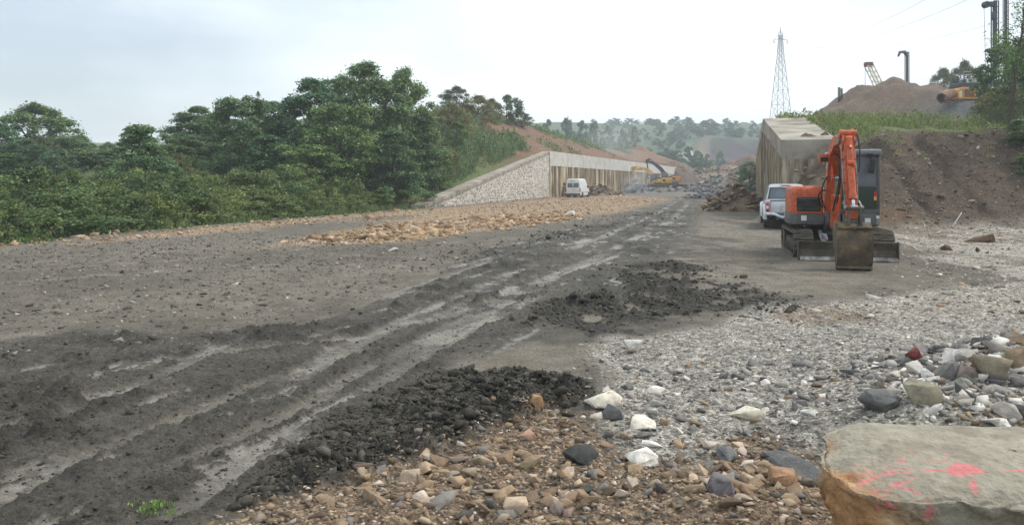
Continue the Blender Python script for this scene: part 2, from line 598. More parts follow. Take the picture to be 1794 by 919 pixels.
def macro(x, y):
    x, y = np.asarray(x, float), np.asarray(y, float)
    # left: field, then the bank behind the retaining wall
    u = (np.interp(y, LB_Y, LB_X) - x) * 0.94
    zw, zr = np.interp(y, ZW_Y, ZW), np.interp(y, ZR_Y, ZR)
    wob = fbm(x * 0.09, y * 0.09, 3, 5)
    zl = zw + (zr - zw) * np.clip((u - 0.8) / (10.5 + 8 * (1 - sst(60, 100, y)) + 1.5 * wob), 0, 1) ** 0.9
    zl = zl - 0.3 * sst(0, 2.5, u) * (1 - sst(46, 56, y)) + 0.5 * sst(3, 9, u) * wob
    zl = zl * sst(0.12, 0.5, u) * (1 - 0.93 * sst(24, 46, u) * (1 - sst(120, 170, y)))
    # right: earth slope, terrace, spoil heaps
    r = (x - np.interp(y, RW_Y, RW_X)) * 0.95
    toe = 30.6 + 0.6 * fbm(x * 0.25, x * 0.0 + 3.3, 2, 8) - 1.2 * sst(19, 26, x)
    face = np.clip((y - toe) / 6.8, 0, 1)
    face = face * 0.85 + 0.15 * sst(0, 1, face)
    side = np.clip((r + 1.6) / 3.6, 0, 1)
    top = 4.15 + 0.25 * fbm(x * 0.3, y * 0.3, 3, 3)
    near_wall = 1 - sst(2.2, 4.5, r)
    top = top * (1 - near_wall) + 2.75 * near_wall
    zf = top * np.minimum(face, side)
    back = 4.3 + 2.5 * sst(36, 66, y) + 0.35 * fbm(x * 0.15, y * 0.15, 3, 21)
    wtop = np.interp(y, [38, 50, 60], [3.65, 5.85, 6.0])
    mixw = sst(2.0, 5.0, r)
    zb = (wtop * (1 - mixw) + back * mixw) * sst(0.35, 0.8, r)
    k = sst(37.6, 38.6, y)
    zrt = zf * (1 - k) + zb * k
    q = np.sqrt(((x - 46) / 13.5) ** 2 + ((y - 93) / 16.0) ** 2)
    heap = np.minimum(10.4 * np.clip(1 - q, 0, 1), 6.3 + 0.06 * (50 - x)) * (1 + 0.16 * fbm(x * 0.30, y * 0.30, 5, 31, 0.6)) + 1.3 * np.exp(-((x - 46.3) ** 2 + (y - 92) ** 2) / 2.2)
    q2 = np.sqrt(((x - 49.5) / 10.0) ** 2 + ((y - 82) / 10.0) ** 2)
    heap = np.maximum(heap, np.minimum(3.2 + 0.25 * fbm(x * 0.6, y * 0.6, 3, 33), 7.0 * np.clip(1 - q2, 0, 1)))
    q3 = np.sqrt(((x - 76) / 30.0) ** 2 + ((y - 122) / 30.0) ** 2)
    heap = np.maximum(heap, 10.0 * np.clip(1 - q3, 0, 1) ** 0.7)
    zrt = zrt + heap * sst(2, 6, r) * sst(50, 60, y)
    local = np.where(r > -2.5, zrt, zl)
    road = 0.55 * sst(120, 185, y) + 2.6 * sst(185, 215, y) + 2.0 * sst(215, 250, y)
    # far hillside
    ang = x / np.maximum(y, 1.0)
    amp = 0.62 + 0.38 * sst(-0.30, 0.05, ang)
    hill = (37 * sst(232, 520, y) + 8 * sst(560, 850, y)) * amp * (1 + 0.10 * fbm(x * 0.008, y * 0.008, 3, 41))
    hill = hill + 1.2 * fbm(x * 0.03, y * 0.03, 3, 43) * sst(240, 330, y)
    z = local * (1 - sst(225, 300, y)) + road + hill
    # quarry: floor and two benches cut into the hillside
    qa = sst(0.232, 0.25, ang + 0.004 * fbm(y * 0.05, x * 0.05, 2, 3)) * (1 - sst(0.40, 0.44, ang))
    yy = y + 3.5 * fbm(x * 0.06, y * 0.01, 3, 47)
    cut = 6.0 + 7.0 * sst(343, 349, yy) + 9.5 * sst(360, 367, yy)
    inq = qa * sst(275, 300, y) * (1 - sst(366, 372, yy))
    z = z * (1 - inq) + np.minimum(z, cut) * inq
    z = z + 1.8 * qa * np.exp(-((yy - 374) / 9.0) ** 2)
    return z


def gpoly(pts):
    return [gp(a, b) for a, b in pts]


PG = {
    "tan_far": gpoly([(120, 428), (330, 402), (560, 384), (740, 366), (960, 346), (1085, 342), (1180, 349), (1120, 360), (1040, 373), (950, 388), (880, 398), (800, 410), (690, 424), (480, 428), (610, 404), (700, 388), (560, 392), (380, 408)]),
    "tan_near": gpoly([(330, 935), (430, 902), (560, 862), (720, 800), (800, 765), (890, 735), (905, 705), (960, 700), (1010, 730), (1040, 770), (1080, 800), (1180, 815), (1300, 780), (1440, 830), (1560, 1100), (200, 1100)]),
    "grey_near": gpoly([(1000, 612), (1040, 590), (1110, 580), (1290, 560), (1500, 520), (1700, 505), (1960, 500), (2300, 700), (1500, 850), (1300, 790), (1180, 815), (1080, 800), (1040, 760), (1030, 700), (1060, 655)]),
    "pale_right": gpoly([(1560, 415), (1680, 398), (1960, 398), (1960, 560), (1480, 570), (1330, 575), (1480, 525), (1640, 500), (1600, 460)]),
    "smooth_mid": gpoly([(770, 650), (860, 585), (960, 552), (1090, 545), (1200, 560), (1090, 585), (1000, 612), (1000, 655), (900, 662)]),
    "smooth_far": gpoly([(1170, 445), (1240, 405), (1280, 378), (1345, 376), (1370, 400), (1380, 440), (1460, 490), (1440, 530), (1300, 550), (1200, 540), (1290, 500)]),
    "lumps_near": gpoly([(400, 905), (480, 810), (590, 735), (700, 690), (760, 660), (880, 652), (1010, 668), (1045, 700), (960, 715), (890, 735), (800, 765), (720, 800), (600, 850)]),
    "lumps_mid": gpoly([(880, 570), (1000, 498), (1100, 462), (1230, 458), (1340, 500), (1430, 540), (1300, 566), (1150, 556), (1000, 600)]),
    "tracks": gpoly([(-300, 760), (-100, 600), (400, 575), (600, 550), (900, 425), (1090, 378), (1170, 352), (1230, 346), (1260, 362), (1240, 400), (1180, 450), (1080, 520), (900, 580), (760, 655), (600, 760), (300, 935), (-300, 1100)]),
    "dark_streak": gpoly([(470, 398), (560, 386), (640, 380), (730, 377), (690, 386), (600, 394), (520, 402)]),
}
RUTS = [(gpoly(p), w) for p, w in (
    ([(420, 720), (600, 612), (700, 565), (820, 512), (960, 452), (1060, 412), (1140, 380), (1178, 358), (1195, 345)], 0.17),
    ([(520, 760), (640, 658), (740, 600), (860, 540), (985, 478), (1090, 428), (1175, 388), (1200, 362), (1212, 345)], 0.17),
    ([(-60, 800), (160, 700), (420, 600), (600, 545), (760, 490), (900, 440), (1020, 400)], 0.09),
    ([(-60, 900), (200, 780), (480, 660), (640, 590), (800, 520), (930, 462)], 0.09),
    ([(300, 900), (480, 790), (620, 700), (700, 650), (850, 560), (1000, 500)], 0.09),
    ([(-100, 690), (200, 640), (420, 610), (620, 590), (800, 548), (960, 490), (1100, 440)], 0.10),
    ([(0, 840), (120, 800), (330, 720), (560, 640), (700, 582), (880, 500)], 0.10),
    ([(60, 930), (240, 840), (420, 760), (560, 700), (650, 640)], 0.09),
    ([(-50, 480), (200, 462), (420, 448), (620, 446), (760, 452)], 0.22),
    ([(-50, 500), (200, 480), (420, 464), (620, 462), (780, 470)], 0.22))]

C_DARK, C_MID, C_SMEAR_SHEEN = lin(104, 98, 87), lin(126, 119, 106), lin(152, 147, 137)
C_TAN, C_TANF = lin(126, 109, 90), lin(156, 135, 110)
C_GREYG, C_PALE = lin(152, 147, 137), lin(158, 151, 139)
C_LUMP = lin(66, 64, 58)
C_BANK, C_CUT = lin(86, 74, 61), lin(118, 92, 70)
C_SCRUB, C_QUARRY = lin(82, 98, 68), lin(76, 69, 68)


def lump_mask(x, y, mk):
    """patchy churned mud: streaks and clots, solid only close to the tan gravel"""
    n = fbm(x * 0.9, y * 0.55, 4, 401, 0.6) + 0.35 * fbm(x * 3.0, y * 3.0, 3, 405)
    a = mk["lumps_near"] * sst(-0.85, -0.35, n)
    b = mk["lumps_mid"] * sst(0.06, 0.28, n)
    c = mk["tracks"] * sst(0.16, 0.42, n) * 0.85
    return np.maximum.reduce([a, b, c])


def lerp3(a, b, t):
    return a * (1 - t[..., None]) + np.asarray(b)[None, :] * t[..., None]


def ground_fields(x, y, full=True):
    """micro relief, colour of the soil, wetness and pebble cover at ground points"""
    d = np.hypot(x, y)
    near = 1 - sst(60, 110, d)
    wa = 0.028 * np.minimum(d, 40) + 0.03
    wxx = x + wa * 1.6 * fbm(x / (0.12 * d + 0.4), y / (0.12 * d + 0.4), 4, 61)
    wyy = y + wa * 3.0 * fbm(x / (0.12 * d + 0.4) + 7, y / (0.12 * d + 0.4) + 9, 4, 67)
    soft = 0.02 * d + 0.04
    mk = {k: sst(-1, 1, poly_sd(wxx, wyy, p) / soft) for k, p in PG.items()}
    # relief
    n_big = fbm(x * 0.35, y * 0.35, 4, 71)
    n_mid = fbm(x * 1.7, y * 1.7, 4, 73)
    n_fin = fbm(x * 6.5, y * 6.5, 4, 79, 0.6)
    lump = lump_mask(x, y, mk)
    sep = (x * 0.94 - y * 0.33)                     # across the haul road
    alg = (x * 0.33 + y * 0.94)                     # along the haul road
    streak = fbm(sep * 4.2, alg * 0.75, 5, 83, 0.6)
    grit = fbm(x * 15, y * 15, 4, 87, 0.65)
    crumb = np.abs(fbm(x * 6.5, y * 6.5, 4, 93, 0.66))
    rough_mud = mk["tracks"] * (1 - lump)
    rut = np.zeros(x.shape)
    lip = np.zeros(x.shape)
    for i, (pts, w) in enumerate(RUTS):
        rd = line_dist(x + 0.10 * fbm(x * 0.6, y * 0.6, 2, 101 + i), y, pts)
        rut = np.maximum(rut, (1 - sst(w * 0.75, w * 1.15, rd)) * sst(-0.45, -0.05, fbm(x * 0.5 + i, y * 0.35, 3, 301 + i)))
        lip = np.maximum(lip, np.exp(-((rd - w * 1.5) / (w * 0.4)) ** 2))
    dz = 0.022 * n_big + 0.014 * n_mid + 0.012 * n_fin + 0.010 * grit
    dz = dz + rough_mud * (0.055 * (crumb - 0.16) * (1 + 0.5 * lip) + 0.010 * grit)
    bil = np.abs(fbm(x * 4.2, y * 4.2, 5, 97, 0.66))
    dz = dz + lump * (0.19 * (bil - 0.12) + 0.035 * n_mid + 0.018 + 0.018 * grit)
    tread = np.sin(alg * 2 * math.pi * 7.0 + 2.0 * np.sin(sep * 9)) * (0.5 + 0.5 * n_mid)
    dz = dz * (1 - 0.72 * rut) + rut * (-0.022 + 0.010 * tread)
    grav = np.maximum.reduce([mk["tan_far"], mk["tan_near"], mk["grey_near"]])
    dz = dz + grav * (0.02 * n_mid + 0.016 * n_fin)
    # heap of broken rock at the right edge, low mound of tan rubble at the bottom
    dz = dz + 0.52 * np.exp(-(((x - 4.6) / 1.5) ** 2 + ((y - 6.2) / 1.0) ** 2)) + 0.26 * np.exp(-(((x - 2.9) / 0.8) ** 2 + ((y - 5.2) / 0.6) ** 2))
    dz = dz + 0.10 * np.exp(-(((x - 1.25) / 0.55) ** 2 + ((y - 4.0) / 0.5) ** 2)) + 0.06 * np.exp(-(((x + 0.3) / 1.2) ** 2 + ((y - 4.0) / 0.35) ** 2))
    flat = np.maximum(mk["smooth_mid"], mk["smooth_far"])
    puddle = sst(0.14, 0.26, streak + 0.35 * n_mid + 0.34 * n_fin + 0.14 * grit - 0.22 + 0.27 * rut) * mk["tracks"] * (1 - lump)
    flatk = np.clip(np.maximum(0.65 * flat, puddle * 0.8), 0, 1)
    dz = dz * (1 - flatk) + (-0.012) * puddle
    dz = dz * near
    # steep earth: rough relief on the slopes
    z0 = macro(x, y)
    bankr = sst(0.15, 0.8, z0) * near
    groove = np.zeros(x.shape)
    for gx in (17.3, 19.25):
        groove = np.maximum(groove, np.exp(-((x - gx - 0.02 * (y - 30) + 0.22 * n_mid + 0.10 * n_fin) / 0.27) ** 2) * (0.75 + 0.5 * n_mid))
    groove = groove * sst(30.6, 32.5, y) * (1 - sst(36.5, 38, y)) * (x > 14)
    dz = dz + bankr * (0.16 * fbm(x * 0.9, y * 0.9, 4, 103) + 0.10 * n_mid) - 0.30 * groove
    if not full:
        return dz, mk
    # colour
    c = np.tile(np.asarray(C_DARK), (len(x), 1))
    c = lerp3(c, C_MID, sst(-0.15, 0.35, fbm(x * 0.5, y * 0.22, 4, 107)) * 0.7)
    c = lerp3(c, C_MID, 0.9 * flat)
    c = lerp3(c, lin(76, 73, 66), 0.75 * flat * sst(-0.05, 0.35, fbm(x * 0.9 + 5, y * 0.45, 5, 223, 0.6)))
    c = lerp3(c, lin(118, 108, 88), 0.5 * flat * sst(0.1, 0.5, fbm(x * 1.5, y * 0.8, 3, 109)))
    c = lerp3(c, lin(78, 75, 67), 0.8 * rough_mud * (1 - puddle))
    c = lerp3(c, lin(56, 54, 49), 0.5 * rough_mud * sst(0.0, 0.4, fbm(x * 1.3, y * 0.9, 4, 211)))
    c = lerp3(c, C_SMEAR_SHEEN, puddle * 0.8)  # wet smears, with the pale sheen of the sky painted into their colour
    c = lerp3(c, C_MID, rut * 0.55)
    c = lerp3(c, C_LUMP, lump)
    tf = mk["tan_far"] * (1 - 0.9 * mk["dark_streak"])
    c = lerp3(c, C_TANF, tf * (0.75 + 0.25 * sst(-0.4, 0.3, n_mid)))
    c = lerp3(c, C_GREYG, mk["grey_near"] * (1 - mk["tan_near"]))
    c = lerp3(c, C_PALE, mk["pale_right"] * sst(-0.35, 0.25, fbm(x * 0.9, y * 0.35, 4, 113)))
    c = lerp3(c, lin(112, 92, 70), 0.6 * mk["pale_right"] * sst(0.22, 0.45, fbm(x * 0.7, y * 0.3, 3, 119)))
    c = lerp3(c, C_TAN, mk["tan_near"])
    u = (np.interp(y, LB_Y, LB_X) - x) * 0.94
    r = (x - np.interp(y, RW_Y, RW_X)) * 0.95
    lf = sst(0.0, 0.6, u)
    c = lerp3(c, lin(74, 82, 52), lf * (1 - sst(50, 60, y)))
    v2 = fbm(x * 0.12, y * 0.12, 4, 127)
    bank = lf * sst(50, 60, y) * (1 - sst(240, 290, y))
    c = lerp3(c, C_CUT, bank)
    c = lerp3(c, lin(96, 79, 65), bank * sst(0.0, 0.4, fbm(x * 0.2, y * 0.45, 4, 131)) * 0.7)
    greenb = bank * np.maximum(1 - sst(74, 92, y + 6 * v2), sst(9.5, 13, u + 2 * v2))
    c = lerp3(c, lin(88, 104, 58), greenb * 0.85)
    rb = sst(-1.6, 0.4, r) * sst(30.2, 31.4, y) * (1 - sst(240, 290, y))
    c = lerp3(c, C_BANK, rb)
    c = lerp3(c, lin(104, 82, 60), rb * sst(0.05, 0.4, fbm(x * 0.35 + 3, y * 0.35, 4, 137)) * (1 - sst(38, 42, y)) * (1 - sst(15.5, 17.5, x)) * 0.9)
    c = lerp3(c, lin(64, 55, 44), groove * 0.85 * rb)
    gr = rb * sst(38.5, 41, y + 1.5 * v2) * (1 - sst(66, 74, y + 5 * v2))
    c = lerp3(c, lin(92, 104, 56), gr * sst(-0.25, 0.3, v2 + 0.4 * n_mid) * 0.85)
    hp = rb * sst(68, 76, y + 4 * v2) * (1 - sst(112, 118, y))
    c = lerp3(c, lin(112, 96, 80), hp * 0.9)
    c = lerp3(c, lin(88, 78, 68), hp * sst(0.05, 0.35, fbm(x * 0.22, y * 0.3, 4, 141)) * 0.7)
    c = lerp3(c, lin(92, 96, 98), hp * np.exp(-(((x - 45) / 6.0) ** 2 + ((y - 75) / 5.5) ** 2)))
    far = sst(215, 275, y + 10 * v2) + 0 * x
    c = lerp3(c, C_SCRUB, far)
    c = lerp3(c, lin(68, 86, 58), far * sst(0.0, 0.35, fbm(x * 0.02, y * 0.02, 4, 139)) * 0.8)
    ang = x / np.maximum(y, 1.0)
    qa = sst(0.236, 0.25, ang) * (1 - sst(0.40, 0.44, ang)) * sst(280, 300, y) * (1 - sst(366, 371, y + 3.5 * fbm(x * 0.06, y * 0.01, 3, 47)))
    c = lerp3(c, C_QUARRY, qa * 0.95)
    c = lerp3(c, lin(150, 132, 116), qa * (1 - sst(0.252, 0.262, ang)) * 0.7)
    flr = sst(118, 150, y) * (1 - sst(205, 235, y)) * (1 - lf) * (1 - sst(-0.5, 0.5, r))
    c = lerp3(c, lin(112, 110, 104), flr * 0.85)
    spot = fbm(x * 3.1, y * 3.1, 3, 149)
    c = c * (1 + 0.14 * spot)[:, None]
    wet = np.clip(puddle * 0.95 + 0.55 * rut + 0.35 * rough_mud, 0, 1) * near * (1 - grav)
    peb = np.clip(0.18 + 0.75 * grav + 0.65 * mk["pale_right"] + 0.45 * rb * (1 - far) - 0.3 * puddle - 0.1 * lump, 0.03, 0.92) * (1 - far)
    return dz, np.clip(c, 0.01, 1), wet, peb


def ground_z(x, y):
    x, y = np.atleast_1d(np.asarray(x, float)), np.atleast_1d(np.asarray(y, float))
    return macro(x, y) + ground_fields(x, y, False)[0]


def gz(x, y):
    return float(ground_z(x, y)[0])


def build_ground():
    rad = [0.35]
    while rad[-1] < 3.3:
        rad.append(rad[-1] * 1.06)
    while rad[-1] < 950:
        q = rad[-1]
        step = min(q * q / 2347.0, 0.006 * q) if q < 45 else (0.0085 * q if q < 130 else 0.014 * q)
        rad.append(q + step)
    rad = np.array(rad)
    fine = np.radians(np.arange(-41, 41.01, 0.172))
    rest = np.radians(np.arange(41 + 3.5, 360 - 41 - 1, 3.5))
    th = np.concatenate([fine, rest])
    nr, nt = len(rad), len(th)
    rr, tt = np.meshgrid(rad, th, indexing='ij')
    x, y = (rr * np.sin(tt)).ravel(), (rr * np.cos(tt)).ravel()
    dz, c, wet, peb = ground_fields(x, y)
    z = macro(x, y) + dz
    idx = np.arange(nr * nt).reshape(nr, nt)
    a, b = idx[:-1], idx[1:]
    f = np.stack([a, np.roll(a, -1, 1), np.roll(b, -1, 1), b], -1).reshape(-1, 4)
    f = f[:, ::-1]
    me = make_mesh("ground", np.stack([x, y, z], 1), f, c, {"wet": wet, "pebble": peb}, smooth=True)
    o = link("ground", me, M["ground"])
    tag(o, kind="structure")
    return o


build_ground()

# ---------------------------------------------------------------- retaining walls
def wall_block(mb, p0, p1, b0, t0, b1, t1, o0, o1):
    """block along p0->p1 (plan), bottom/top heights at both ends, offsets to the right of the line"""
    tx, ty = p1[0] - p0[0], p1[1] - p0[1]
    ln = math.hypot(tx, ty)
    nx, ny = ty / ln, -tx / ln
    q = lambda p, o, z: (p[0] + nx * o, p[1] + ny * o, z)
    mb.loft([[q(p0, o0, b0), q(p0, o1, b0), q(p0, o1, t0), q(p0, o0, t0)],
             [q(p1, o0, b1), q(p1, o1, b1), q(p1, o1, t1), q(p1, o0, t1)]])
    return mb


def pile_meshes(n=5):
    out = []
    for i in range(n):
        k, m = 12, 9
        th = np.linspace(-math.pi / 2, math.pi / 2, k)
        zz = np.linspace(0, 1, m)
        t, z = np.meshgrid(th, zz)
        rr = 0.5 + 0.07 * fbm(t * 1.6 + i * 9, z * 7, 3, 200 + i) + 0.05 * vnoise(t * 0.5 + 4 * i, z * 3, 9)
        v = np.stack([rr * np.sin(t) * 1.02, -rr * np.cos(t) * 0.5, z], -1).reshape(-1, 3)
        idx = np.arange(k * m).reshape(m, k)
        f = np.stack([idx[:-1, :-1], idx[:-1, 1:], idx[1:, 1:], idx[1:, :-1]], -1).reshape(-1, 4)
        out.append((v, f))
    return out


A_, B_, C_ = (-6.4, 54.6), (4.7, 100.0), (42.0, 197.0)


def stone_proto(seed, npts, rough=0):
    """angular broken stone, about 1 across: the hull of a few random points, optionally chipped"""
    rs = np.random.default_rng(seed)
    p = rs.normal(size=(npts, 3))
    p /= np.linalg.norm(p, axis=1, keepdims=True)
    p *= rs.uniform(0.36, 0.56, (npts, 1)) * np.array([1.0, rs.uniform(0.75, 1.0), rs.uniform(0.7, 1.0)])
    bm = bmesh.new()
    for q in p:
        bm.verts.new(q)
    r = bmesh.ops.convex_hull(bm, input=bm.verts[:])
    bmesh.ops.delete(bm, geom=[g for g in r["geom_interior"] if isinstance(g, bmesh.types.BMVert)], context='VERTS')
    if rough:
        bmesh.ops.bevel(bm, geom=bm.edges[:], offset=0.018, segments=1, affect='EDGES', profile=0.6)
        bmesh.ops.triangulate(bm, faces=bm.faces[:])
        if rough > 1:
            bmesh.ops.subdivide_edges(bm, edges=[e for e in bm.edges if e.calc_length() > 0.12], cuts=1, use_grid_fill=True)
        bmesh.ops.triangulate(bm, faces=bm.faces[:])
    bm.verts.index_update()
    bm.verts.ensure_lookup_table()
    v = np.array([w.co[:] for w in bm.verts])
    f = np.array([[w.index for w in q.verts] for q in bm.faces])
    bm.free()
    if rough > 1:
        v = v + 0.007 * rs.normal(size=v.shape) * np.array([1, 1, 0.8])
    c = (v.max(0) + v.min(0)) / 2
    return (v - c) / (v.max(0) - v.min(0)).mean(), f


PROTO0 = [stone_proto(400 + i, 14) for i in range(16)]
PROTO1 = [stone_proto(500 + i, 9) for i in range(24)]
PROTO2 = [stone_proto(600 + i, 9, 1) for i in range(20)]
PROTO3 = [stone_proto(700 + i, 11, 2) for i in range(10)]


def rot_matrices(n, rs, tilt=math.pi):
    a = rs.uniform(0, 2 * math.pi, n)
    b = rs.uniform(-tilt, tilt, n)
    c = rs.uniform(0, 2 * math.pi, n)
    ca, sa, cb, sb, cc, sc = np.cos(a), np.sin(a), np.cos(b), np.sin(b), np.cos(c), np.sin(c)
    z = np.zeros(n)
    o = np.ones(n)
    rz = np.stack([np.stack([ca, -sa, z], -1), np.stack([sa, ca, z], -1), np.stack([z, z, o], -1)], -2)
    rx = np.stack([np.stack([o, z, z], -1), np.stack([z, cb, -sb], -1), np.stack([z, sb, cb], -1)], -2)
    rz2 = np.stack([np.stack([cc, -sc, z], -1), np.stack([sc, cc, z], -1), np.stack([z, z, o], -1)], -2)
    return rz @ rx @ rz2


def stones_mesh(name, pos, size, cols, rs, protos, flat=0.7, tilt=0.5, aniso=0.3):
    n = len(pos)
    kk = rs.integers(0, len(protos), n)
    rot = rot_matrices(n, rs, tilt)
    sc = size[:, None] * (1 + rs.uniform(-aniso, aniso, (n, 3))) * np.array([1.1, 1.0, flat])
    V, Fc, T, off = [], [], [], 0
    for k in range(len(protos)):
        sel = np.nonzero(kk == k)[0]
        if not len(sel):
            continue
        pv, pf = protos[k]
        v = pv[None] * sc[sel][:, None, :]
        v = np.einsum('nij,nkj->nki', rot[sel], v) + pos[sel][:, None, :]
        m = len(pv)
        V.append(v.reshape(-1, 3))
        Fc.append((pf[None] + (np.arange(len(sel)) * m)[:, None, None] + off).reshape(-1, 3))
        T.append(np.repeat(cols[sel], m, 0))
        off += len(sel) * m
    return make_mesh(name, np.concatenate(V), np.concatenate(Fc), np.concatenate(T))


def pick_cols(pal, n, rs, jit=0.16):
    p = np.array([q[1] for q in pal], float)
    c = np.array([q[0] for q in pal])
    k = rs.choice(len(pal), n, p=p / p.sum())
    return np.clip(c[k] * (1 + rs.normal(0, jit, (n, 1))) * (1 + rs.normal(0, 0.014, (n, 3))), 0.008, 0.85)


# --- left wing wall: sloping top, pitched stone face
def build_left_walls():
    wall = thing("stone_wing_wall", "pale pitched stone wing wall with sloping top behind the white van", "wall", (0, 0, 0))
    mb = wall_block(MB(), A_, B_, -0.6, 0.02, -0.6, 5.72, -0.70, 0.10)
    mb.build("wall_core", M["concrete"], wall, None)
    mb = wall_block(MB(), A_, B_, 0.0, 0.26, 5.7, 6.0, -0.85, 0.22)
    mb.build("coping", M["concrete_grey"], wall, None)
    rs = np.random.default_rng(5)
    L = math.hypot(B_[0] - A_[0], B_[1] - A_[1])
    tx, ty = (B_[0] - A_[0]) / L, (B_[1] - A_[1]) / L
    nx, ny = ty, -tx
    pos, size = [], []
    z = -0.05
    row = 0
    while z < 5.8:
        s = -0.2
        while s < L:
            w = rs.uniform(0.18, 0.36)
            if z + 0.12 < 5.72 * (s / L):
                pos.append((A_[0] + tx * (s + w / 2) + nx * 0.02, A_[1] + ty * (s + w / 2) + ny * 0.02, z + rs.uniform(-0.09, 0.09)))
                size.append(w)
            s += w * 0.98
        z += 0.27
        row += 1
    for _ in range(len(pos)):
        s = rs.uniform(0, L)
        z = rs.uniform(0, 5.6)
        if z + 0.12 < 5.72 * (s / L):
            pos.append((A_[0] + tx * s + nx * 0.02, A_[1] + ty * s + ny * 0.02, z - 0.1))
            size.append(rs.uniform(0.14, 0.3))
    pos, size = np.array(pos), np.array(size)
    n = len(pos)
    kk = rs.integers(0, len(PROTO0), n)
    V, Fc, T = [], [], []
    cols = pick_cols([(lin(196, 190, 180), 5), (lin(176, 166, 152), 3), (lin(214, 210, 202), 3), (lin(150, 140, 128), 1.3)], n, rs, 0.1)
    off = 0
    for i in range(n):
        pv, pf = PROTO0[kk[i]]
        a = rs.uniform(-0.6, 0.6)
        lx, ly, lz = pv[:, 0] * size[i] * 1.02, pv[:, 1] * 0.25, pv[:, 2] * 0.38 * rs.uniform(0.85, 1.15)
        lx, lz = lx * math.cos(a) - lz * math.sin(a), lx * math.sin(a) + lz * math.cos(a)
        V.append(np.stack([pos[i][0] + tx * lx + nx * ly, pos[i][1] + ty * lx + ny * ly, pos[i][2] + 0.2 + lz], -1))
        Fc.append(pf + off)
        off += len(pv)
        T.append(np.repeat(cols[i:i + 1], len(pv), 0))
    o = link("stone_facing", make_mesh("stone_facing", np.concatenate(V), np.concatenate(Fc), np.concatenate(T)), M["stone"], wall)
    tag(o, kind="stuff")

    main = thing("pile_retaining_wall", "long brown streaked pile retaining wall with pale concrete parapet on the left", "wall", (0, 0, 0))
    build_pile_run(main, [B_, C_], lambda s: 4.15, "pile", 1.02, "pale")
    L2 = math.hypot(C_[0] - B_[0], C_[1] - B_[1])
    ux, uy = (C_[0] - B_[0]) / L2, (C_[1] - B_[1]) / L2
    n = 13
    for i in range(n):
        s0, s1 = L2 * i / n + 0.02, L2 * (i + 1) / n - 0.02
        p0, p1 = (B_[0] + ux * s0, B_[1] + uy * s0), (B_[0] + ux * s1, B_[1] + uy * s1)
        wall_block(MB(), p0, p1, 4.1, 6.0, 4.1, 6.0, -0.25, 0.27 + 0.006 * (i % 3)).build("parapet_panel", M["concrete"], main, None)
    wall_block(MB(), B_, C_, -0.6, 5.9, -0.6, 5.9, -0.9, -0.26).build("wall_core", M["concrete_grey"], main, None)


PILES = pile_meshes()
PILE_ME = {}


def pile_mesh(k, mat):
    if (k, mat) not in PILE_ME:
        v, f = PILES[k]
        me = make_mesh("pile", v, f, smooth=True)
        me.materials.append(M[mat])
        PILE_ME[(k, mat)] = me
    return PILE_ME[(k, mat)]


def build_pile_run(parent, line, top_fn, name, step, style):
    rs = random.Random(len(line) * 7 + int(line[0][0] * 3))
    s_all = 0.0
    for p0, p1 in zip(line[:-1], line[1:]):
        L = math.hypot(p1[0] - p0[0], p1[1] - p0[1])
        ux, uy = (p1[0] - p0[0]) / L, (p1[1] - p0[1]) / L
        ang = math.atan2(uy, ux)
        n = max(1, int(L / step))
        for i in range(n):
            s = (i + 0.5) * L / n
            top = top_fn(s_all + s)
            sign = 1 if style == "pale" else -1      # which side of the line the road is on
            rz = ang if style == "pale" else ang + math.pi
            mats = ["pile", "pile", "pile_pale"] if style == "pale" else ["pile_grey", "pile", "pile_grey"]
            o = link(name, pile_mesh(rs.randrange(5), rs.choice(mats)), None, parent,
                     (p0[0] + ux * s, p0[1] + uy * s, -0.5), (0, 0, rz), (L / n * rs.uniform(0.93, 1.07), rs.uniform(0.8, 1.3), top + 0.5))
        s_all += L


R0_, R1_, R2_ = (13.6, 38.0), (16.6, 50.0), (36.5, 114.0)


def build_right_wall():
    w = thing("ramped_retaining_wall", "weathered concrete retaining wall with ramped slab top behind the silver pickup", "wall", (0, 0, 0))
    L01 = math.hypot(R1_[0] - R0_[0], R1_[1] - R0_[1])
    top = lambda s: 3.05 + (5.35 - 3.05) * min(1, s / L01)
    build_pile_run(w, [R0_, R1_, R2_], top, "pile", 0.95, "grey")
    # sloping slab on the near part, in three pours
    for i in range(3):
        a, b = i / 3.0 + 0.001, (i + 1) / 3.0 - 0.001
        p = lambda t: (R0_[0] + (R1_[0] - R0_[0]) * t, R0_[1] + (R1_[1] - R0_[1]) * t)
        h = lambda t: 3.92 + (6.0 - 3.92) * t
        wall_block(MB(), p(a), p(b), h(a) - 0.95, h(a), h(b) - 0.95 + 0.1, h(b), -0.26, 2.35).build("ramp_slab", M["concrete_grey"], w, None)
    wall_block(MB(), R0_, R1_, -0.6, 2.96, -0.6, 5.0, -0.1, 2.3).build("wall_core", M["pile_grey"], w, None)
    L = math.hypot(R2_[0] - R1_[0], R2_[1] - R1_[1])
    n = 10
    for i in range(n):
        a, b = i / n + 0.0004, (i + 1) / n - 0.0004
        p = lambda t: (R1_[0] + (R2_[0] - R1_[0]) * t, R1_[1] + (R2_[1] - R1_[1]) * t)
        wall_block(MB(), p(a), p(b), 5.25, 6.0, 5.25, 6.0, -0.25 - 0.006 * (i % 2), 2.0).build("cap_beam", M["concrete_grey"], w, None)
    wall_block(MB(), R1_, R2_, -0.6, 5.3, -0.6, 5.3, 0.25, 1.2).build("wall_core", M["concrete_grey"], w, None)
    # cut end of the slab, facing the camera
    MB().box((17.0, 38.5, 3.43), (3.9, 0.9, 0.85), Matrix.Rotation(R(-6), 3, 'Z'), 0.03).build("slab_end", M["concrete_grey"], w)
    # lumps of soil left on the slab
    return w


build_left_walls()
build_right_wall()


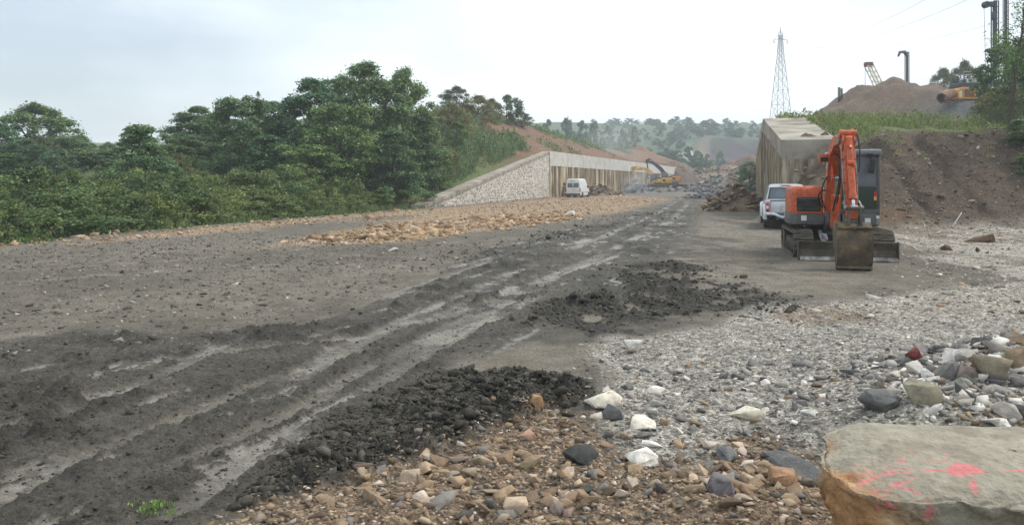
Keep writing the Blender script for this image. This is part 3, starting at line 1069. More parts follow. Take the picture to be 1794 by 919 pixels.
# ---------------------------------------------------------------- heaps of rubble and spoil
def heap_mesh(name, rx, ry, h, seed, col, col2, n_r=22, n_t=56, rough=0.16, power=1.0):
    rr = np.linspace(0, 1.08, n_r)
    th = np.linspace(0, 2 * math.pi, n_t, endpoint=False)
    r_, t_ = np.meshgrid(rr, th, indexing='ij')
    wob = 1 + 0.22 * fbm(np.cos(t_) * 1.5 + seed, np.sin(t_) * 1.5, 3, seed)
    x, y = r_ * np.cos(t_) * rx * wob, r_ * np.sin(t_) * ry * wob
    sx = max(rx, ry)
    z = h * (np.clip(1 - r_, 0, 1) ** power) * (1 + 0.35 * fbm(x / sx * 3 + seed, y / sx * 3, 3, seed + 3)) + h * rough * fbm(x / h * 1.6, y / h * 1.6, 4, seed + 5) * (1 - r_)
    z = z - 0.35 * h * np.clip(r_ - 0.92, 0, 1) - 0.02
    v = np.stack([x, y, z], -1).reshape(-1, 3)
    idx = np.arange(n_r * n_t).reshape(n_r, n_t)
    f = np.stack([idx[:-1], idx[1:], np.roll(idx[1:], -1, 1), np.roll(idx[:-1], -1, 1)], -1).reshape(-1, 4)
    t = sst(-0.3, 0.4, fbm(v[:, 0] / h * 0.8, v[:, 1] / h * 0.8 + v[:, 2], 4, seed + 9))
    c = np.asarray(col)[None] * (1 - t[:, None]) + np.asarray(col2)[None] * t[:, None]
    return make_mesh(name, v, f, c, {"wet": np.zeros(len(v)), "pebble": np.full(len(v), 0.4)}, smooth=True), (r_, x, y, z)


def heap(name, label, cat, px, d, rx, ry, h, seed, col, col2, rocks=0, rock=(0.2, 0.6), pal=None, single=False, power=1.0, group=None, z=None, rough=0.16):
    x0 = wx(px, d)
    zz = gz(x0, d) if z is None else z
    t = thing(name, label, cat, (x0, d, zz - 0.05), 0, group)
    me, (r_, hx, hy, hz) = heap_mesh("soil", rx, ry, h, seed, col, col2, power=power, rough=rough)
    link("soil", me, M["ground"], t)
    if rocks:
        rs = np.random.default_rng(seed)
        k = rs.choice(hx.size, rocks, p=(r_.ravel() + 0.05) * (r_.ravel() < 1.05) / ((r_.ravel() + 0.05) * (r_.ravel() < 1.05)).sum())
        size = rock[0] + (rock[1] - rock[0]) * rs.power(0.5, rocks)
        pos = np.stack([hx.ravel()[k] + rs.normal(0, 0.1 * h, rocks), hy.ravel()[k] + rs.normal(0, 0.1 * h, rocks), hz.ravel()[k] + size * 0.12], -1)
        cols = pick_cols(pal, rocks, rs)
        if single:
            nbig = min(rocks, single)
            order = np.argsort(-size)
            big, small = order[:nbig], order[nbig:]
            for i in big:
                add_stone("rock", pos[i], size[i], cols[i], rs, PROTO2_ME, parent=t)
            if len(small):
                o = link("small_rock", stones_mesh("small_rock", pos[small], size[small], cols[small], rs, PROTO1), M["stone"], t)
                tag(o, kind="stuff")
        else:
            o = link("broken_rock", stones_mesh("broken_rock", pos, size, cols, rs, PROTO1, 0.75), M["stone"], t)
            tag(o, kind="stuff")
    return t


def proto_meshes(protos, name):
    out = []
    for v, f in protos:
        me = make_mesh(name, v, f)
        me.materials.append(M["stone_obj"])
        out.append(me)
    return out


PROTO2_ME = proto_meshes(PROTO2, "stone")
PROTO3_ME = proto_meshes(PROTO3, "stone")


def add_stone(name, pos, size, col, rs, meshes, parent=None, flat=0.72, tilt=0.45, k=None, scale=None, rz=None):
    k = int(rs.integers(0, len(meshes))) if k is None else k
    o = bpy.data.objects.new(name, meshes[k])
    o.location = pos
    o.rotation_euler = (rs.uniform(-tilt, tilt), rs.uniform(-tilt, tilt), rs.uniform(0, 6.28) if rz is None else rz)
    o.scale = scale if scale is not None else (size * rs.uniform(0.9, 1.3), size * rs.uniform(0.8, 1.1), size * flat * rs.uniform(0.8, 1.15))
    o.color = (*[float(q) for q in col], 1)
    o.parent = parent
    COL.objects.link(o)
    return o


PAL_TANROCK = [(lin(150, 128, 100), 4), (lin(120, 100, 78), 3), (lin(176, 158, 132), 2), (lin(98, 90, 80), 2)]
PAL_GREYROCK = [(lin(128, 128, 126), 4), (lin(98, 100, 102), 3), (lin(160, 156, 148), 2), (lin(120, 108, 94), 1)]
heap("rubble_heap", "tan rock and soil heap beside the silver pickup", "rubble heap", 1292, 50, 2.5, 2.0, 1.65, 301, lin(104, 90, 74), lin(128, 112, 92), 420, (0.12, 0.5), PAL_TANROCK, single=90, power=0.9)
heap("rubble_heap", "brown rubble heap at the pile wall left of the white van", "rubble heap", 990, 106, 2.7, 1.5, 1.8, 305, lin(112, 88, 72), lin(132, 108, 90), 130, (0.2, 0.6), PAL_TANROCK, single=30)
heap("rubble_heap", "low rock heap at the pile wall right of the white van", "rubble heap", 1050, 116, 3.6, 1.8, 1.75, 309, lin(112, 98, 82), lin(140, 128, 110), 170, (0.25, 0.8), PAL_TANROCK, single=30)
heap("rubble_heap", "blue grey rock heap in dust under the yellow boom", "rubble heap", 1115, 141, 4.4, 3.0, 2.0, 313, lin(112, 116, 120), lin(132, 134, 136), 240, (0.25, 0.8), PAL_GREYROCK)
heap("rubble_heap", "wide grey rubble spread in front of the right wall", "rubble heap", 1262, 92, 5.2, 4.2, 1.25, 317, lin(98, 98, 95), lin(124, 122, 116), 420, (0.18, 0.7), PAL_GREYROCK)
heap("rubble_heap", "long grey rubble bank between the two walls", "rubble heap", 1262, 150, 9.5, 5.0, 2.6, 321, lin(106, 104, 98), lin(132, 126, 114), 520, (0.3, 1.0), PAL_GREYROCK)
heap("rubble_heap", "high rocky spoil bank across the end of the cutting", "rubble heap", 1262, 200, 17, 8, 5.0, 325, lin(118, 104, 90), lin(140, 126, 108), 520, (0.4, 1.5), PAL_TANROCK, rough=0.3)
heap("spoil_heap", "brown earth heap above the far end of the left parapet", "earth heap", 1120, 212, 11.5, 8, 4.8, 331, lin(134, 98, 74), lin(118, 88, 70), z=6.8, rough=0.08)
heap("spoil_heap", "dark brown earth heap at the far end of the left wall", "earth heap", 1190, 196, 6.5, 6, 5.4, 335, lin(112, 90, 76), lin(98, 84, 74), z=2.0, rough=0.08)
heap("spoil_heap", "brown flat topped earth heap behind the green shrub", "earth heap", 1310, 205, 12.5, 9, 9.8, 339, lin(128, 102, 82), lin(110, 92, 78), z=0.2, power=0.55, rough=0.06)
heap("soil_bank", "loose earth and stones banked under the ramp slab end", "earth heap", 1462, 36.9, 3.4, 2.7, 3.1, 351, lin(92, 80, 66), lin(112, 98, 82), 150, (0.1, 0.4), PAL_TANROCK, z=-0.1, power=0.8)
heap("soil_lump", "dark soil lump lying on the ramp slab", "soil lump", 1418, 39.2, 0.75, 0.4, 0.34, 343, lin(96, 84, 72), lin(112, 100, 86), z=4.1)
heap("soil_lump", "soil lump at the ramp edge left of the raised arm", "soil lump", 1446, 39.4, 0.55, 0.4, 0.36, 347, lin(92, 82, 70), lin(108, 98, 84), z=4.12)


# ---------------------------------------------------------------- loose stones
def scatter(n, poly, rs, dmin_pow=1.0):
    """random ground points in a polygon, denser near the camera when dmin_pow > 1"""
    p = np.array(poly)
    lo, hi = p.min(0), p.max(0)
    out = np.zeros((0, 2))
    while len(out) < n:
        yy = lo[1] + (hi[1] - lo[1]) * rs.uniform(0, 1, n * 2) ** dmin_pow
        xx = rs.uniform(lo[0], hi[0], n * 2)
        ok = poly_sd(xx + 0.08 * rs.normal(0, 1, n * 2) * yy * 0.3, yy + 0.1 * rs.normal(0, 1, n * 2) * yy * 0.3, poly) > 0
        ok &= np.abs(xx / np.maximum(yy, 0.1)) < 0.80
        ok &= yy > 3.1
        out = np.concatenate([out, np.stack([xx[ok], yy[ok]], 1)])
    return out[:n]


PAL_TAN = [(lin(148, 128, 104), 5), (lin(130, 110, 88), 4), (lin(168, 150, 128), 3), (lin(112, 94, 77), 2), (lin(138, 124, 112), 1.4), (lin(186, 174, 158), 1.4), (lin(118, 114, 108), 1.6), (lin(92, 88, 82), 0.9)]
PAL_TANF = [(lin(164, 138, 108), 5), (lin(148, 122, 94), 4), (lin(184, 162, 136), 3), (lin(122, 104, 84), 1.6)]
PAL_GREY = [(lin(116, 114, 110), 4.5), (lin(90, 90, 89), 3.0), (lin(146, 141, 132), 4.4), (lin(168, 162, 152), 3.4), (lin(206, 200, 190), 3.4), (lin(138, 118, 94), 2.2), (lin(94, 87, 82), 1.6)]
PAL_PALE = [(lin(178, 170, 158), 4), (lin(204, 198, 188), 3), (lin(130, 124, 116), 3), (lin(104, 100, 94), 2), (lin(150, 124, 96), 1.5)]
PAL_DARK = [(lin(98, 94, 86), 4), (lin(122, 117, 107), 2.4), (lin(160, 151, 136), 0.9), (lin(78, 75, 68), 1.5)]


def stuff_stones(name, label, pts, size, pal, rs, protos=PROTO1, sink=0.04, flat=0.7, mat="stone"):
    z = ground_z(pts[:, 0], pts[:, 1])
    pos = np.stack([pts[:, 0], pts[:, 1], z + size * sink], 1)
    o = link(name, stones_mesh(name, pos, size, pick_cols(pal, len(pts), rs), rs, protos, flat), M[mat])
    return tag(o, label, name.replace("_", " "), kind="stuff")


def sizes(n, lo, hi, rs, p=2.6):
    u = rs.uniform(0, 1, n)
    return lo * (1 - u * (1 - (lo / hi) ** p)) ** (-1 / p)


rs = np.random.default_rng(77)
P = PG["tan_near"]
stuff_stones("tan_gravel", "tan broken gravel in the foreground", scatter(5200, P, rs), sizes(5200, 0.014, 0.09, rs, 2.0), PAL_TAN, rs)
pts = scatter(6500, PG["grey_near"], rs, 1.3)
stuff_stones("grey_gravel", "grey and white broken gravel on the right", pts, sizes(6500, 0.014, 0.10, rs, 2.0) * (1 - 0.45 * sst(6.5, 9.5, pts[:, 1])), PAL_GREY, rs)
pts = scatter(6000, PG["tan_far"], rs)
stuff_stones("tan_rubble", "spread of tan rubble below the stone wing wall", pts, sizes(6000, 0.06, 0.26, rs, 2.4), PAL_TANF, rs)
front = gpoly([(480, 428), (690, 424), (800, 410), (900, 396), (1010, 377), (960, 372), (820, 386), (700, 396), (600, 412)])
pts = scatter(1500, front, rs)
stuff_stones("rubble_edge", "tan rock edge of the rubble spread next to the mud", pts, sizes(1500, 0.10, 0.42, rs, 2.2), PAL_TANF, rs)
edge = gpoly([(-60, 440), (180, 424), (350, 403), (560, 388), (740, 368), (740, 360), (560, 380), (350, 394), (150, 412), (-60, 432)])
pts = scatter(420, edge, rs)
stuff_stones("edge_rubble", "line of tan rubble along the bushes", pts, sizes(420, 0.08, 0.4, rs, 2.2), PAL_TANF, rs)
pts = scatter(3600, PG["pale_right"], rs)
stuff_stones("pale_gravel", "pale stone chips around the orange excavator", pts, sizes(3600, 0.03, 0.20, rs, 2.4), PAL_PALE, rs, flat=0.5)
wide = gpoly([(-200, 640), (-200, 470), (0, 436), (400, 404), (700, 430), (880, 425), (760, 470), (560, 540), (300, 620)])
pts = scatter(8500, wide, rs)
stuff_stones("dark_gravel", "dark gravel of the left verge", pts, sizes(8500, 0.022, 0.13, rs, 2.4), PAL_DARK, rs)
pts = scatter(1300, [(2.9, 4.5), (6.0, 4.5), (6.0, 7.2), (3.4, 7.0), (2.7, 5.8)], rs)
stuff_stones("heap_gravel", "broken grey stones of the heap behind the painted boulder", pts, sizes(1300, 0.04, 0.15, rs, 2.0), PAL_GREY, rs)
pts = scatter(3500, PG["smooth_far"], rs)
stuff_stones("scattered_chips", "small chips on the packed ground before the excavator", pts, sizes(3500, 0.012, 0.06, rs, 2.6), PAL_DARK, rs, flat=0.5)
# stones and clods in the earth slope on the right
sl = [(12.5, 31), (27, 30), (27, 38), (14.5, 38)]
pts = scatter(4200, sl, rs)
stuff_stones("slope_stones", "small stones set in the right earth slope", pts, sizes(4200, 0.04, 0.26, rs, 2.6), [(lin(112, 98, 80), 5), (lin(142, 130, 112), 2.5), (lin(176, 168, 154), 0.8), (lin(86, 76, 64), 3)], rs)

# mud clods
def clods(name, label, poly, n, lo, hi, rs, pal, keep=0.3, protos=PROTO0, pw=1.0):
    pts = scatter(n, poly, rs, pw)
    mk = {k: sst(-1, 1, poly_sd(pts[:, 0], pts[:, 1], PG[k]) / (0.02 * pts[:, 1] + 0.04)) for k in ("lumps_near", "lumps_mid", "tracks")}
    pts = pts[np.maximum(lump_mask(pts[:, 0], pts[:, 1], mk), keep * rs.uniform(0, 1, n) ** 3) > rs.uniform(0.03, 0.6, n)]
    n = len(pts)
    return stuff_stones(name, label, pts, sizes(n, lo, hi, rs, 2.4), pal, rs, protos, 0.05, 0.8, "clod")


PAL_MUD = [(lin(72, 69, 61), 5), (lin(88, 84, 75), 3), (lin(58, 55, 49), 2)]
clods("mud_clods", "dark crumbled mud beside the tan gravel", PG["lumps_near"], 9000, 0.012, 0.11, rs, PAL_MUD)
clods("mud_clods", "dark mud lumps across the haul track", PG["lumps_mid"], 5200, 0.02, 0.13, rs, PAL_MUD)
clods("mud_crumbs", "scattered mud crumbs along the haul road ruts", PG["tracks"], 22000, 0.010, 0.055, rs, PAL_MUD, 2.2, PROTO1, 3.2)
bnd = gpoly([(700, 460), (880, 420), (1040, 386), (1120, 370), (1180, 372), (1090, 392), (900, 440), (740, 480)])
clods("mud_clods", "churned mud edge below the rubble spread", bnd, 1800, 0.035, 0.18, rs, PAL_MUD, 1.0)

# stones one can pick out singly: the largest of each zone, each an object of its own
def loose(n, poly, lo, hi, pal, label, group, name, rs, pw=1.0, meshes=PROTO2_ME, flat=0.72):
    pts = scatter(n, poly, rs, pw)
    sz = sizes(n, lo, hi, rs, 2.4)
    cols = pick_cols(pal, n, rs)
    z = ground_z(pts[:, 0], pts[:, 1])
    for i in range(n):
        o = add_stone(name, (pts[i, 0], pts[i, 1], z[i] + sz[i] * 0.07), sz[i], cols[i], rs, meshes, flat=flat)
        tag(o, label, "stone", group)


loose(95, gpoly([(430, 925), (560, 880), (720, 820), (900, 790), (1050, 850), (1160, 860), (1300, 800), (1420, 850), (1420, 925)]), 0.07, 0.15, PAL_TAN,
      "angular tan stone in the foreground gravel", "tan stones in the foreground", "tan_stone", rs)
loose(30, gpoly([(1230, 800), (1300, 775), (1390, 820), (1410, 925), (1230, 925)]), 0.07, 0.13, PAL_TAN,
      "angular tan stone in the small heap left of the painted boulder", "tan stones beside the boulder", "tan_stone", rs)
loose(75, gpoly([(1050, 690), (1200, 640), (1420, 640), (1500, 720), (1430, 740), (1300, 775), (1120, 790)]), 0.06, 0.14, PAL_GREY,
      "grey or white stone in the mixed gravel of the foreground", "stones in the mixed gravel", "gravel_stone", rs)
loose(60, [(2.9, 4.6), (5.6, 4.6), (5.6, 7.2), (3.6, 6.9), (3.0, 6.0)], 0.12, 0.28, PAL_GREY,
      "broken grey rock in the heap behind the painted boulder", "rocks in the heap behind the boulder", "broken_rock", rs, meshes=PROTO3_ME)
loose(26, front, 0.3, 0.55, PAL_TANF, "large tan rock along the front of the rubble spread", "large rocks of the rubble spread", "rubble_rock", rs)

# ---------------------------------------------------------------- single stones with a look of their own
def hit(px, py):
    """where the line of sight through a photograph pixel meets the built ground"""
    dd = np.linspace(3.0, 60, 1500) if py < 520 else np.linspace(2.6, 14, 1500)
    z = ground_z((px - CX) / F * dd, dd)
    k = np.argmax(EYE - (py - HOR) * dd / F < z)
    return (px - CX) / F * dd[k], dd[k]


def hero(name, label, px, py, wpx, col, k, rs, asp=(1.0, 0.8, 0.7), tilt=0.2, rz=None, lift=0.22):
    x, y = hit(px, py)
    s = wpx * y / F
    o = add_stone(name, (x, y, gz(x, y) + s * asp[2] * lift), s, col, rs, PROTO3_ME, tilt=tilt, k=k, rz=rz,
                  scale=(s * asp[0], s * asp[1], s * asp[2]))
    return tag(o, label, "stone")


rs = np.random.default_rng(99)
hero("dark_stone", "near black blocky stone lying alone on the tan gravel", 1017, 806, 60, lin(66, 68, 66), 0, rs, (1.05, 0.8, 0.75), 0.1)
hero("white_stone", "rough white stone right of the near black stone", 1127, 812, 58, lin(226, 222, 212), 1, rs, (1.0, 0.7, 0.62))
hero("white_stone", "large cream white stone at the edge of the dark mud", 1056, 705, 56, lin(216, 208, 190), 2, rs, (1.0, 0.8, 0.62))
hero("grey_stone", "blue grey stone in front of the large cream stone", 1072, 728, 48, lin(116, 116, 115), 3, rs)
hero("white_stone", "flat cream stone in the middle of the mixed gravel", 1122, 745, 52, lin(214, 206, 190), 4, rs, (1.1, 0.8, 0.5))
hero("white_stone", "flat white stone at the top of the mixed gravel", 1108, 612, 46, lin(212, 206, 196), 5, rs, (1.1, 0.8, 0.5))
hero("tan_stone", "square tan block standing on the end of the mud lumps", 940, 712, 30, lin(176, 140, 104), 6, rs, (0.9, 0.7, 0.9))
hero("tan_stone", "pale pink tan stone left of the near black stone", 925, 770, 32, lin(176, 142, 120), 7, rs)
hero("tan_stone", "large smooth brown stone in the heap beside the painted boulder", 1372, 850, 62, lin(158, 126, 98), 8, rs, (0.95, 0.8, 0.85), 0.35)
hero("dark_stone", "dark mud covered clod lying on the tan gravel bottom", 1028, 862, 40, lin(68, 68, 62), 9, rs, (1.1, 0.7, 0.4))
hero("dark_stone", "small dark clod left of the flat dark clod", 946, 868, 28, lin(70, 70, 64), 3, rs)
hero("dark_stone", "dark clod above the flat dark clod", 1032, 836, 24, lin(66, 66, 60), 5, rs)
hero("grey_stone", "smooth blue grey stone above the brown heap", 1270, 800, 40, lin(110, 110, 109), 2, rs, (1.0, 0.8, 0.8))
hero("grey_stone", "sharp purple grey stone embedded in the brown heap", 1262, 862, 58, lin(112, 106, 106), 6, rs, (1.1, 0.8, 0.65))
hero("white_stone", "round pale stone at the back left of the painted boulder", 1420, 728, 30, lin(190, 188, 180), 4, rs)
hero("white_stone", "long cream stone in the centre of the mixed gravel", 1310, 730, 48, lin(206, 198, 178), 7, rs, (1.2, 0.7, 0.5))
hero("red_stone", "dark red stained stone on top of the rock heap", 1602, 628, 42, lin(98, 46, 44), 1, rs, (1.2, 0.8, 0.6))
hero("grey_stone", "big olive grey boulder in the rock heap behind the painted boulder", 1618, 700, 62, lin(142, 136, 116), 8, rs, (0.95, 0.8, 0.85))
hero("grey_stone", "big slate grey rock left of the olive grey boulder", 1540, 715, 66, lin(106, 106, 104), 0, rs, (0.95, 0.9, 0.8), 0.4)
hero("white_stone", "white round stone above the olive grey boulder", 1626, 662, 32, lin(220, 216, 206), 9, rs)
hero("grey_stone", "reddish grey rock right of the olive grey boulder", 1697, 660, 52, lin(140, 126, 118), 2, rs, (0.9, 0.9, 0.9))
hero("grey_stone", "large brown grey rock high in the heap by the right edge", 1735, 660, 62, lin(138, 128, 108), 5, rs, (1.1, 0.9, 0.8))
hero("white_stone", "white rock between the large rocks by the right edge", 1752, 640, 42, lin(212, 208, 200), 3, rs)
hero("tan_stone", "brown rock cut by the right edge of the picture", 1790, 650, 56, lin(128, 112, 92), 6, rs, (1, 1, 1))
hero("white_stone", "white stone just behind the painted boulder", 1756, 752, 34, lin(214, 210, 198), 7, rs)
hero("white_stone", "pale block lying alone in mud below the rubble spread", 1003, 378, 16, lin(206, 204, 200), 1, rs, (1.2, 0.8, 0.8))
hero("pale_stone", "pale stone lying in the dark verge left of the ruts", 689, 440, 16, lin(176, 172, 164), 4, rs)
hero("dark_stone", "brown soil clod lying right of the excavator blade", 1657, 438, 20, lin(96, 80, 62), 9, rs)
hero("dark_stone", "long brown soil clod on the pale stone chips", 1716, 424, 36, lin(92, 76, 58), 3, rs, (1.3, 0.7, 0.5))
hero("dark_stone", "small brown clod in front of the long brown clod", 1713, 440, 14, lin(88, 72, 56), 5, rs)
hero("concrete_block", "square pale concrete block in front of the yellow excavators", 1157, 338, 14, lin(176, 172, 162), 6, rs, (1.0, 0.6, 0.75))


# ---------------------------------------------------------------- big boulder with pink paint
def build_boulder():
    zt = 0.66
    plan = [(1.255, 3.02), (1.27, 2.88), (1.36, 2.79), (1.52, 2.765), (1.72, 2.745), (1.95, 2.765), (2.3, 2.74), (2.9, 2.72), (2.95, 3.45), (2.4, 3.50), (2.05, 3.52), (1.70, 3.555), (1.52, 3.545), (1.43, 3.47), (1.37, 3.36), (1.30, 3.22)]
    pts = [Vector((a, b, 0)) for a, b in plan]
    nP = 400
    per = [(pts[(i + 1) % len(pts)] - pts[i]).length for i in range(len(pts))]
    tot = sum(per)
    out, i, acc = [], 0, 0.0
    for k in range(nP):
        s = tot * k / nP
        while s > acc + per[i]:
            acc += per[i]
            i += 1
        out.append(pts[i].lerp(pts[(i + 1) % len(pts)], (s - acc) / per[i])[:2])
    out = np.array(out)
    for _ in range(3):
        out = 0.5 * out + 0.25 * (np.roll(out, 1, 0) + np.roll(out, -1, 0))
    ctr = np.array([2.05, 3.15])
    # rings: up the side, over a tight worn edge, then across the top
    rings = [(1.0 - 0.16 * (1 - q) ** 1.5, -0.08 + (zt - 0.03 + 0.08) * q) for q in np.linspace(0, 1, 46)]
    rings += [(1.0 - 0.010 * q - 0.012 * q * q, zt - 0.03 + 0.03 * math.sin(q * math.pi / 2)) for q in np.linspace(0.2, 1, 6)]
    rings += [(s, zt) for s in np.linspace(0.972, 0.02, 120)]
    sc = np.array([q[0] for q in rings])[:, None]
    X = ctr[0] + (out[None, :, 0] - ctr[0]) * sc
    Y = ctr[1] + (out[None, :, 1] - ctr[1]) * sc
    Z = np.repeat(np.array([q[1] for q in rings])[:, None], nP, 1)
    n1 = fbm(X * 3.1 + 2 * Z, Y * 3.1 + 3 * Z, 4, 401)
    n2 = fbm(X * 11 + 5 * Z, Y * 11 - 4 * Z, 5, 409, 0.6)
    n3 = fbm(X * 45 + 20 * Z, Y * 45 + 30 * Z, 4, 419, 0.6)
    lay = fbm(X * 1.5 + Y * 1.5, Z * 10 + 2.0 * n1, 4, 421)
    side = 1 - sst(zt - 0.06, zt - 0.004, Z)
    ox, oy = out[None, :, 0] - ctr[0], out[None, :, 1] - ctr[1]
    ln = np.hypot(ox, oy)
    # stepped fracture: ledges where the bedding breaks
    step = np.round((lay * 1.4 + 0.5 * n1) * 3) / 3
    bulge = side * (0.035 * step + 0.035 * n2 + 0.02 * n1 + 0.006 * n3)
    X = X + ox / ln * bulge
    Y = Y + oy / ln * bulge
    rim = np.exp(-((1 - np.minimum(sc, 1.0)) / 0.09) ** 2) * (1 - side)
    Z = Z + (1 - side) * (0.016 * n1 + 0.008 * n2 + 0.0035 * n3) - rim * (0.020 + 0.03 * np.maximum(n2 + n1, 0))
    Z = Z - (1 - side) * 0.05 * sst(1.58, 1.30, X) - (1 - side) * 0.02 * sst(2.95, 2.78, Y) * (1 + n1)
    verts = np.stack([X, Y, Z], -1).reshape(-1, 3)
    m, n = X.shape
    idx = np.arange(m * n).reshape(m, n)
    f = np.stack([idx[:-1], np.roll(idx[:-1], -1, 1), np.roll(idx[1:], -1, 1), idx[1:]], -1).reshape(-1, 4)
    # stone colours: green grey sandstone skin, rusty fresh fracture on the left end, pink spray paint on top
    x, y, z = verts.T
    nn = fbm(x * 5 + z * 3, y * 5, 4, 431)
    mm = fbm(x * 20, y * 20 + z * 17, 4, 433)
    c = np.tile(np.asarray(lin(152, 146, 130)), (len(x), 1))
    c = lerp3(c, lin(132, 125, 110), sst(-0.1, 0.5, nn) * 0.7)
    c = lerp3(c, lin(170, 163, 144), sst(0.15, 0.5, fbm(x * 2.6, y * 4, 3, 437)) * 0.6)
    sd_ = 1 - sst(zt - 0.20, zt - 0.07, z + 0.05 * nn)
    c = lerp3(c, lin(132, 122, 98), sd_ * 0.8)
    rust = sst(1.68, 1.36, x + 0.22 * nn + 0.9 * (z - 0.45)) * sst(zt - 0.02, zt - 0.10, z + 0.06 * nn)
    c = lerp3(c, lin(170, 128, 88), rust * 0.9)
    c = lerp3(c, lin(122, 70, 46), rust * sst(0.0, 0.4, fbm(x * 9, z * 5 + y * 3, 4, 441)) * 0.75)
    c = lerp3(c, lin(198, 172, 140), rust * sst(0.2, 0.5, mm) * 0.6)
    c = c * (1 + 0.16 * mm)[:, None]

    def top(q):
        out = []
        for a, b in q:
            px, py = 1400 + a / 2.561, 560 + b / 2.561
            out.append(gp(px, py, zt))
        return out
    wxp = x + 0.006 * fbm(x * 40, y * 40, 3, 443)
    wyp = y + 0.010 * fbm(x * 40 + 9, y * 40, 3, 449)
    paint = np.zeros(len(x))
    strokes = [([(262, 612), (360, 611), (440, 612), (476, 624), (440, 634), (385, 630)], 0.009), ([(275, 640), (335, 632)], 0.008),
               ([(278, 662), (340, 652), (430, 648), (492, 652)], 0.012), ([(400, 660), (480, 668), (560, 668), (665, 668)], 0.009),
               ([(275, 690), (380, 688), (530, 690)], 0.013), ([(330, 725), (385, 700), (430, 690)], 0.010), ([(430, 694), (500, 712), (535, 722)], 0.009),
               ([(385, 731), (435, 736)], 0.010), ([(650, 598), (690, 614)], 0.012), ([(770, 690), (788, 730)], 0.013), ([(545, 628), (610, 630), (655, 642)], 0.007),
               ([(480, 584), (532, 602)], 0.004), ([(588, 607), (608, 613)], 0.007), ([(925, 682), (1005, 672)], 0.009), ([(535, 742), (592, 744)], 0.008)]
    for pts, w in strokes:
        dd = line_dist(wxp, wyp, top(pts))
        paint = np.maximum(paint, 1 - sst(w * 0.55, w * 1.05, dd))
    blob = top([(655, 668), (700, 643), (765, 653), (835, 680), (785, 692), (690, 690)])
    paint = np.maximum(paint, sst(-0.006, 0.006, poly_sd(wxp, wyp, blob)))
    paint = paint * sst(-0.35, 0.30, mm + 0.6 * fbm(x * 60, y * 60, 3, 457) + 0.4 * nn + 0.12) * (z > zt - 0.12)
    c = lerp3(c, lin(214, 112, 116), paint * 0.66)
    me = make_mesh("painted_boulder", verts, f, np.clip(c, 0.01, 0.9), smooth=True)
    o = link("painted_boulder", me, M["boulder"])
    tag(o, "large flat topped olive grey boulder with pink spray paint marks", "boulder")


M["boulder"] = tint_material("sandstone_boulder", rough=0.92, spec=0.2, vscale=22.0, var=0.16, bump=0.7, bscale=45.0)
build_boulder()


# grey mortar spilled down beside the boulder
def build_mortar():
    me, _ = heap_mesh("mortar_spill", 0.11, 0.36, 0.085, 463, lin(128, 128, 125), lin(110, 110, 107), 26, 60, 0.10, 0.35)
    x, y = gp(1392, 815)
    o = link("mortar_spill", me, M["mortar"], None, (x, y - 0.1, gz(x, y) + 0.015), (0, 0, R(14)))
    tag(o, "long lump of set grey mortar between brown stones and the painted boulder", "mortar")


M["mortar"] = tint_material("crumbly_mortar", rough=0.95, vscale=60, var=0.3, bump=1.0, bscale=160)
build_mortar()

# ---------------------------------------------------------------- vegetation
def leaf_quads(pos, nrm, length, width, rs, cols):
    """one folded leaf (two triangles pairs) per point: pos (n,3), nrm (n,3)"""
    n = len(pos)
    nrm = nrm / (np.linalg.norm(nrm, axis=1, keepdims=True) + 1e-9)
    a = rs.normal(size=(n, 3))
    t = np.cross(nrm, a)
    t /= (np.linalg.norm(t, axis=1, keepdims=True) + 1e-9)
    b = np.cross(nrm, t)
    L, W = length[:, None], width[:, None]
    v = np.stack([pos - t * L * 0.5, pos + b * W * 0.5 + t * L * 0.05, pos + t * L * 0.5 - nrm * L * 0.15, pos - b * W * 0.5 + t * L * 0.05], 1)
    f = np.arange(n * 4).reshape(n, 4)
    return v.reshape(-1, 3), f, np.repeat(cols, 4, 0)


LEAF_PAL = {
    "locust": [(lin(88, 116, 74), 4), (lin(108, 138, 90), 3), (lin(130, 158, 104), 1.8), (lin(70, 96, 62), 2)],
    "bright": [(lin(92, 124, 64), 4), (lin(112, 142, 76), 3), (lin(74, 104, 58), 2)],
    "hazel": [(lin(98, 122, 68), 4), (lin(120, 138, 84), 3), (lin(80, 102, 58), 2), (lin(134, 128, 88), 0.9)],
    "olive": [(lin(106, 116, 70), 4), (lin(120, 120, 76), 3), (lin(86, 100, 60), 2), (lin(130, 112, 76), 1)],
    "far": [(lin(86, 112, 78), 4), (lin(102, 126, 86), 3), (lin(74, 98, 70), 2)],
}


